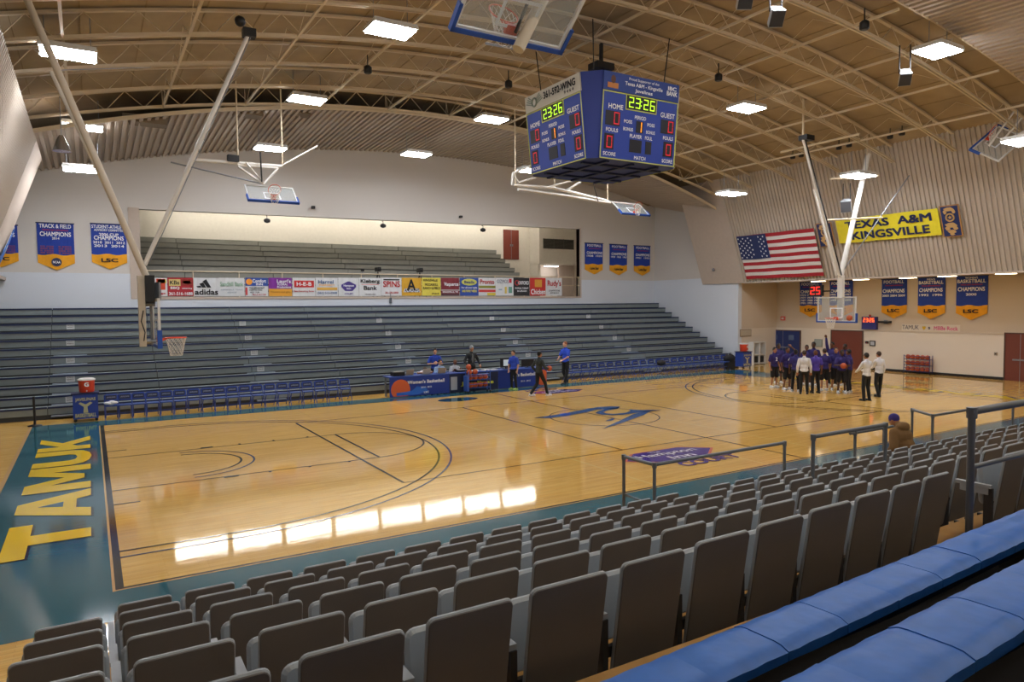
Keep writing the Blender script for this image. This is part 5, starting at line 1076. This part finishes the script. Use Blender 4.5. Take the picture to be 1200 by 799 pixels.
t, w_, h_ = wall_thing('notice_board', 'grey metal panel on the wall between the blue doors and the brown door', 'panel', 955.5, 397, 964, 406.5, .1, mat('grey_panel', '8a8f8a', .5)); m = MB(); m.box((-w_/2+.03, .04, .1), (w_/2-.03, h_-.04, .105)); m.build('cover', mat('grey_panel_cover', '98a09a', .5), t)
t, w_, h_ = wall_thing('picture_frame', 'small black framed notice right of the brown door', 'picture', 1019.5, 399, 1026, 405.5, .04, BLACK, 'frame'); m = MB(); m.box((-w_/2+.05, .05, .04), (w_/2-.05, h_-.05, .045)); m.build('paper', mat('notice_paper', 'b0b4b8', .7), t)
t, w_, h_ = wall_thing('wall_box', 'tiny black box on the wall just left of the framed notice', 'box', 1015, 399.5, 1018, 402.5, .08, BLACK); m = MB(); m.box((-.02, .02, .08), (.02, .06, .09)); m.build('button', RTXT, t)
t, w_, h_ = wall_thing('fire_strobe', 'red fire alarm strobe high on the wall left of the far banners', 'alarm', 915.5, 370.5, 920.5, 375.5, .07, mat('alarm_red', 'd8605a', .5)); m = MB(); m.box((-w_/4, h_*.3, .07), (w_/4, h_*.7, .09)); m.build('lens', WHITE, t)
t, w_, h_ = wall_thing('wall_switch', 'small switch box on the end wall left of the last brown door', 'switch', 1165.5, 412.5, 1169, 416.5, .05, mat('switch_cream', '8f8678', .5)); m = MB(); m.box((-.03, .05, .05), (.03, .1, .06)); m.build('toggle', BLACK, t)
a, b = at(867, 386, 1, 18.14), at(880, 394, 1, 18.14); t = thing('wall_sign', 'pale framed sign on the wall beside the far bleacher end', 'sign', mtx=frame((a.x, 18.14, b.z), (1, 0, 0), (0, 0, 1)))
m = MB(); m.box((0, 0, 0), (b.x-a.x, a.z-b.z, .03)); m.build('frame', mat('sign_tan_frame', '8d7d68', .6), t); m = MB(); m.box((.04, .04, .03), (b.x-a.x-.04, a.z-b.z-.04, .035)); m.build('sheet', mat('sign_cream', 'b9ad98', .7), t)
a, b = at(880.5, 401, 1, 17.9), at(894, 427, 1, 17.9); w_ = b.x-a.x; t = thing('equipment_cage', 'white wire storage cage with two bays standing at the end wall near the cooler', 'rack', (a.x, 17.7, 0))
h_ = a.z
for x in (0, w_/2, w_): m = MB(); m.box((x-.03, 0, 0), (x+.03, .4, h_)); m.build('side_panel', WHITE, t)
for z in (.05, h_*.42, h_*.97): m = MB(); m.box((0, 0, z), (w_, .4, z+.05)); m.build('shelf', WHITE, t)
m = MB(); m.box((.05, .1, h_*.1), (w_/2-.05, .38, h_*.36)); m.box((w_/2+.05, .1, h_*.1), (w_-.05, .38, h_*.36)); m.build('dark_insert', BLACK, t)
pp = panel_pt(836, 316, .03); t = thing('wall_bracket', 'small dark fitting on the beige plaster end of the slanted wall', 'fitting', pp); m = MB(); m.ball((0, 0, 0), .1, 10, 8); m.build('knob', GREYM, t); m = MB(); m.tube((0, 0, 0), (.12, 0, -.05), .04); m.build('stem', GREYM, t)
p = at(459, 352, 1, 25.2); t = thing('wall_socket', 'small dark cable box on the white wall between the two bleachers', 'box', (p.x, YF-.04, p.z)); m = MB(); m.box((-.06, -.04, -.15), (.06, .03, .15)); m.build('body', mat('socket_grey', '5a6068', .5), t); m = MB(); m.tube((0, -.02, .15), (0, -.02, .38), .015); m.build('cable', GREYM, t)
# ------------------------------------------------------------------ people
TMP = bpy.data.scenes.new('remesh_bench')
def solid(m, name, voxel, mt, parent, smooth=3):
    me = bpy.data.meshes.new(name); me.from_pydata(m.v, [], m.f); o = bpy.data.objects.new(name, me); TMP.collection.objects.link(o)
    r = o.modifiers.new('r', 'REMESH'); r.mode = 'VOXEL'; r.voxel_size = voxel; r.use_smooth_shade = True
    s = o.modifiers.new('s', 'SMOOTH'); s.factor = .5; s.iterations = smooth
    vl = TMP.view_layers[0]; vl.update(); ev = o.evaluated_get(vl.depsgraph)
    me2 = bpy.data.meshes.new_from_object(ev); me2.name = name; bpy.data.objects.remove(o); bpy.data.meshes.remove(me)
    me2.materials.clear(); me2.materials.append(mt); me2.polygons.foreach_set('use_smooth', [True]*len(me2.polygons))
    ob = bpy.data.objects.new(name, me2); COL.objects.link(ob); ob.parent = parent
    return ob
def cap(m, p, q, r, r2=None):
    r2 = r if r2 is None else r2; m.tube(p, q, r, 10, r2); m.ball(p, r, 10, 7); m.ball(q, r2, 10, 7)
SKIN = {k: mat('skin_'+k, c, .6) for k, c in (('light', 'c79a80'), ('tan', 'a87454'), ('brown', '6e4632'), ('dark', '4a2f24'))}
HAIR = {k: mat('hair_'+k, c, .7) for k, c in (('black', '17130f'), ('brown', '3a2618'), ('ginger', '8a4e2a'), ('grey', '8a8884'))}
def V(*a): return Vector(a)
def person(label, x, y, rz, s=1.0, skin='brown', hair='black', shirt='2f2568', legs='15151a', shorts=False, sleeves='short', lean=0, arms=(None, None), knees=None, ankles=None, seat=None, cap_c=None, number=None, shoe='d8d8d8', turn=0, jacket_open=None, group=None, bald=False, hood=None, z=0, bulk=1):
    t = thing('person', label, 'person', (x, y, z), rz, group)
    t.scale = (s, s, s)
    dz = (seat-.93+.08) if seat is not None else 0          # pelvis lowered onto a seat
    B = Matrix.Translation((0, 0, .95+dz)) @ Matrix.Rotation(-lean, 4, 'X') @ Matrix.Translation((0, 0, -.95))
    U = lambda *p: B @ V(*p)
    sh = [U(-.175, 0, 1.405), U(.175, 0, 1.405)]; hip = [V(-.095, 0, .92+dz), V(.095, 0, .92+dz)]
    kn = [V(*k) for k in knees] if knees else [V(-.11, .03, .5), V(.11, .03, .5)]
    an = [V(*k) for k in ankles] if ankles else [V(-.13, -.02, .09), V(.13, -.02, .09)]
    el, wr = [], []
    for i, sg in enumerate((-1, 1)):
        if arms[i]: e, w_ = V(*arms[i][0])+V(0, 0, dz), V(*arms[i][1])+V(0, 0, dz)
        else: e = sh[i]+V(sg*.07, -.03, -.28); w_ = e+V(sg*.01, .09, -.24)
        e = sh[i]+(e-sh[i]).normalized()*.29; w_ = e+(w_-e).normalized()*.26
        el.append(e); wr.append(w_)
    hc = U(0, .035, 1.665)
    # body: torso, head, arms with hands, legs in one surface
    m = MB(); m.ball(U(0, 0, 1.32), (.15, .1, .17)); m.ball(U(0, 0, 1.1), (.13, .09, .16)); m.ball(U(0, 0, .95), (.15, .105, .12)); cap(m, U(-.13, 0, 1.42), U(.13, 0, 1.42), .06)
    cap(m, U(0, -.01, 1.42), U(0, .02, 1.58), .055, .05)
    Hd = Matrix.Translation(hc) @ B.to_3x3().to_4x4() @ Matrix.Rotation(turn, 4, 'Z'); m.M = Hd
    m.ball((0, 0, 0), (.077, .097, .115), 16, 12); m.ball((0, .035, -.065), (.05, .058, .05)); m.tube((0, .085, .01), (0, .112, -.025), .009, 8, .015); m.ball((0, .108, -.026), .016, 8, 6)
    for sg in (-1, 1): m.ball((sg*.078, -.005, -.005), (.012, .02, .03), 8, 6)
    m.ball((0, .088, .03), (.045, .014, .012), 8, 6); m.ball((0, .088, -.06), (.026, .014, .012), 8, 6)
    m.M = None
    for i, sg in enumerate((-1, 1)):
        cap(m, sh[i], el[i], .05, .04); cap(m, el[i], wr[i], .04, .027)
        d = (wr[i]-el[i]).normalized(); side = d.cross(V(0, 1, .2)); side = (d.orthogonal() if side.length < .1 else side).normalized()*-sg; pn = d.cross(side).normalized()
        pe = wr[i]+d*.085
        for o in (-.024, -.008, .008, .024): cap(m, wr[i]+side*o*.8, pe+side*o*1.25, .016)
        for o, L in ((-.033, .062), (-.011, .074), (.011, .078), (.033, .068)):
            f0 = pe+side*o; f1 = f0+(d*.85+pn*.35).normalized()*L*.55; f2 = f1+(d*.5+pn*.8).normalized()*L*.5
            cap(m, f0, f1, .0105, .01); cap(m, f1, f2, .01, .009)
        th0 = wr[i]+d*.03+side*.026; th1 = th0+(side*.8+d*.6).normalized()*.045; th2 = th1+(d+pn*.4).normalized()*.035
        cap(m, th0, th1, .013, .011); cap(m, th1, th2, .011, .01)
        cap(m, hip[i], kn[i], .075, .05); cap(m, kn[i], an[i], .05, .036)
        cap(m, an[i]+V(0, -.03, -.03), an[i]+V(0, .13, -.05), .036, .03)
    solid(m, 'body', .0115, SKIN[skin], t, 2)
    # clothes
    sc = mat('cloth_'+shirt, shirt, .8, noise=.06); lc = mat('cloth_'+legs, legs, .8, noise=.05)
    k = bulk; m = MB(); m.ball(U(0, 0, 1.32), (.18*k, .13*k, .19)); m.ball(U(0, 0, 1.12), (.165*k, .125*k, .2)); m.ball(U(0, 0, .96), (.178*k, .135*k, .13)); cap(m, U(-.11, 0, 1.42), U(.11, 0, 1.42), .068*k); cap(m, U(0, -.01, 1.46), U(0, 0, 1.5), .075)
    for i in (0, 1):
        if sleeves == 'long': cap(m, sh[i], el[i], .072*k, .058*k); cap(m, el[i], wr[i]-(wr[i]-el[i])*.06, .058*k, .042*k)
        else: cap(m, sh[i], sh[i]+(el[i]-sh[i])*.72, .074, .07)
    if hood: m.ball(U(0, -.1, 1.5), (.17, .12, .1)); m.ball(U(0, -.05, 1.56), (.11, .08, .06))
    solid(m, 'shirt', .014, sc, t)
    m = MB(); m.ball(V(0, 0, .93+dz), (.172, .13, .12))
    for i in (0, 1):
        if shorts: cap(m, hip[i], kn[i]+(hip[i]-kn[i])*.06, .1, .095)
        else: cap(m, hip[i], kn[i], .097, .072); cap(m, kn[i], an[i]+V(0, 0, -.01), .072, .058)
    solid(m, 'shorts' if shorts else 'trousers', .014, lc, t)
    shm = mat('shoe_'+shoe, shoe, .5)
    for i in (0, 1):
        m = MB(); c = an[i]; m.ball(c+V(0, .0, -.035), (.05, .085, .055)); m.ball(c+V(0, .12, -.05), (.048, .1, .04)); m.box((c.x-.045, c.y-.08, c.z-.09), (c.x+.045, c.y+.2, c.z-.07)); m.build('shoe', shm, t)
    hm = HAIR[hair] if not cap_c else None
    m = MB(); m.M = Hd
    if cap_c:
        m.ball((0, -.012, .035), (.088, .108, .1), 16, 12); m.build('hat', mat('hat_'+cap_c, cap_c, .9, noise=.1, nscale=30), t)
    elif not bald: m.ball((0, -.018, .026), (.084, .1, .108), 16, 12); m.build('hair', hm, t)
    m = MB(); m.M = Hd
    for sg in (-1, 1): m = MB(); m.M = Hd; m.ball((sg*.03, .09, .012), (.012, .008, .008), 8, 6); m.build('eye', BLACK, t)
    m = MB(); m.M = Hd; m.ball((0, .099, -.056), (.022, .006, .005), 8, 6); m.build('mouth', mat('lip_tone', '6b3a34', .6), t)
    if number: m = MB(); m.M = B @ frame((0, .15, 1.27), (-1, 0, 0), (0, 0, 1)); m.text(number, (0, 0), None, .17, 0, .04); m.build('shirt_number', WTXT, t)
    if jacket_open: m = MB(); m.M = B; m.ball((0, .105, 1.25), (.05, .045, .2), 8, 8); m.build('jacket_front', mat('jacket_front_'+jacket_open, jacket_open, .8), t)
    return t
def feet(u, v): p = at(u, v, 2, 0); return p.x, p.y
AW = -.94     # facing away from the camera at the far end of the court
HC = V(25.75, 8.6, 0)
def toward(x, y, c=HC): return math.atan2(-(c.x-x), c.y-y)
PUR = '372a78'
def up_arm(sg, dx=.02): return ((sg*.22, .05, 1.72), (sg*(.2+dx), .1, 2.0))
low = lambda sg: ((sg*.26, -.02, 1.15), (sg*.22, .14, .93))
hug = lambda sg: ((sg*.3, .1, 1.2), (sg*.2, .33, 1.25))
x, y = feet(907, 454); person('huddle player at the left end, white figure on the purple shirt chest, black shorts', x, y, 2.95, 1.0, 'tan', number='2', shorts=True)
x, y = feet(912, 449); person('huddle player behind the left end pair, only dark head and purple shoulder showing', x, y, toward(x, y), 1.04, 'dark', shorts=True)
x, y = feet(922, 456.5); person('huddle player with a raised bent arm and white number on the purple shirt', x, y, 2.8, 1.03, 'brown', number='4', shorts=True, arms=(((-.3, .12, 1.6), (-.1, .1, 1.82)), None))
x, y = feet(932, 458.5); person('huddle player left of the white shirted coach, dark purple shirt and dark trousers', x, y, toward(x, y), .99, 'dark', shirt='2c2468', legs='101014')
x, y = feet(942, 461.5); person('coach in white shirt and black trousers seen from behind in the huddle', x, y, AW, 1.0, 'tan', 'brown', 'd9d9dc', '131318', sleeves='long', shoe='16161a')
x, y = feet(945, 451); person('huddle player behind the white shirted coach, head above his shoulder', x, y, toward(x, y), 1.02, 'brown', shorts=True)
x, y = feet(953, 451.5); person('tall huddle player with dark head standing behind the purple polo coach', x, y, toward(x, y), 1.1, 'dark', shorts=True)
x, y = feet(955.5, 460.5); person('bald coach in purple polo and black trousers in the middle of the huddle', x, y, AW+.35, 1.0, 'brown', legs='131318', shirt='4c3a9a', shoe='16161a', bald=True)
x, y = feet(966, 457.5); person('huddle player seen from behind right of the purple polo coach, black shorts', x, y, AW+.5, 1.0, 'tan', 'brown', shorts=True)
x, y = feet(975, 452); person('huddle player stretching one long dark sleeved arm straight up', x, y, toward(x, y)+.2, 1.1, 'brown', shorts=False, shirt='2c2468', sleeves='long', arms=(None, up_arm(1)))
x, y = feet(979, 457); person('huddle player with face towards the camera, left of the player holding a ball', x, y, 2.3, 1.02, 'tan', shorts=True)
x, y = feet(986, 460.5); BX, BY, BR = x, y, PI-AW-PI-.55
person('huddle player holding an orange ball against the purple shirt', x, y, 2.35, 1.0, 'dark', shorts=True, arms=(((-.26, .08, 1.2), (-.1, .26, 1.16)), ((.26, .08, 1.2), (.1, .26, 1.16))))
f = Matrix.Rotation(2.35, 4, 'Z') @ V(0, .33, 1.15); ball('orange basketball held by the player at the right of the huddle', (x+f.x, y+f.y, f.z))
x, y = feet(994.5, 459.5); person('huddle player at the right end, purple shirt, seen from the side', x, y, toward(x, y)-.2, 1.0, 'brown', shorts=False, legs='17171c')
x, y = feet(990, 452); person('huddle player with dark curly hair behind the right end of the huddle', x, y, toward(x, y), 1.05, 'dark', shorts=True)
x, y = feet(1015, 469.5); person('person in white shirt and dark trousers standing nearest to the camera right of the huddle', x, y, AW+.75, 1.02, 'tan', 'black', 'dcdce0', '15181c', sleeves='long', shoe='131316', arms=(((-.2, .15, 1.18), (-.12, .36, 1.05)), ((.2, .1, 1.18), (.15, .33, 1.1))))
x, y = feet(1029.5, 464.5); person('person in white shirt and dark trousers, rightmost, one step behind the other', x, y, AW+.7, 1.0, 'tan', 'brown', 'dcdce0', '15181c', sleeves='long', shoe='131316', arms=(((-.2, .12, 1.18), (-.1, .36, 1.12)), None), ankles=((-.12, -.12, .09), (.12, .1, .09)))
# scorers table people and walkers
TOP = .86
px_ = lambda u, yy: at(u, 430, 1, yy).x
person('person in royal blue polo standing with folded arms behind the scorers table', px_(509.5, 17.42), 17.42, PI-.25, 1.05, 'light', 'brown', '2546b0', '20242c', arms=(((-.27, .08, 1.2), (.02, .25, 1.2)), ((.27, .08, 1.2), (-.02, .27, 1.16))), lean=.12)
seatk = dict(seat=.46, knees=((-.12, .42, .5), (.12, .42, .5)), ankles=((-.12, .4, .09), (.12, .4, .09)))
fwd = (((-.24, .12, 1.2), (-.14, .36, 1.33)), ((.24, .12, 1.2), (.14, .36, 1.33)))
def stool(u, yy, lab):
    x = px_(u, yy); o = dup(CP, lab, (x, yy+.05, 0)); o['group'] = 'chairs behind the scorers table'; return x
x = stool(491, 17.15, 'blue folding chair under the dark haired person in white at the scorers table'); person('seated dark haired person in white bending over the scorers table', x, 17.05, PI, .98, 'tan', 'brown', 'd8d4d6', '22242a', lean=.75, **seatk, arms=(((-.24, .4, 1.3), (-.1, .55, 1.32)), ((.24, .4, 1.3), (.1, .55, 1.32))))
x = stool(513, 17.1, 'blue folding chair under the person in light blue at the scorers table'); person('seated person in light blue shirt at the scorers table', x, 17.0, PI, 1.02, 'light', 'brown', '9db8dc', '22242a', lean=.15, sleeves='long', **seatk, arms=fwd)
x = stool(531, 17.1, 'blue folding chair under the person in patterned white at the scorers table'); person('seated person in pale patterned shirt at the scorers table', x, 17.0, PI, 1.0, 'brown', 'black', 'b9bcc2', '22242a', lean=.1, **seatk, arms=fwd, bald=True)
person('person in dark jacket and pale knitted cap standing behind the scorers table', px_(552.5, 17.4), 17.4, PI, 1.08, 'tan', 'grey', '23282a', '16181a', sleeves='long', cap_c='9a9c9e', jacket_open='6a6c6c', arms=(((-.3, 0, 1.2), (-.3, .2, .98)), ((.3, 0, 1.2), (.3, .2, .98))))
x, y = feet(607, 456.5)[0]-.12, 15.72; person('person in royal blue t-shirt and black trousers standing in front of the scorers table', x, y, 1.9, .98, 'light', 'brown', '2a4cc0', '15171c', shoe='b8d060', arms=(None, ((.24, .05, 1.15), (.2, .12, .92))))
x, y = feet(632, 464); person('person in dark tracksuit walking to the right with an orange ball under the arm', x, y, -PI/2+.1, 1.03, 'tan', 'black', '2a302e', '121214', sleeves='long', shoe='d8d4d0', knees=((-.1, -.02, .5), (.1, .22, .53)), ankles=((-.1, -.36, .12), (.1, .34, .09)), arms=(((-.28, -.1, 1.2), (-.24, .02, .98)), ((.28, .05, 1.18), (.24, .28, 1.1))))
f = Matrix.Rotation(-PI/2+.1, 4, 'Z') @ V(.22, .36, 1.13); ball('orange basketball carried by the person in the dark tracksuit', (x+f.x, y+f.y, f.z))
x, y = feet(663, 449.5); person('person in royal blue t-shirt and black trousers walking left near the right hand chairs', x, y, 1.75, 1.12, 'light', 'ginger', '2a50d0', '15171c', shoe='2a2a2e', arms=(((-.24, .1, 1.18), (-.16, .3, 1.05)), ((.24, .1, 1.18), (.16, .3, 1.05))), ankles=((-.1, .16, .09), (.1, -.18, .11)))
# spectator in the near stand
p = at(1052, 535, 1, -5.0)
t = person('spectator in brown hooded jacket and purple striped knitted hat sitting among the grey seats', at(1060, 505, 1, -3.0).x, -3.06, 0, .98, 'tan', 'brown', '77572f', '24242a', sleeves='long', cap_c='3a2f7c', hood=True, seat=.47, knees=((-.14, .42, .5), (.14, .42, .5)), ankles=((-.14, .42, .1), (.14, .42, .1)), arms=(((-.3, .1, 1.05), (-.16, .32, .9)), ((.3, .1, 1.05), (.16, .32, .9))), lean=.35, z=row_z(0), bulk=1.5)
bpy.data.scenes.remove(TMP)
for o in list(COL.objects):        # hats get a pale band
    if o.name.startswith('hat'): pass

ball('basketball in mid-air in front of the far right hoop board', at(995.5, 372.5, 0, 26.6))
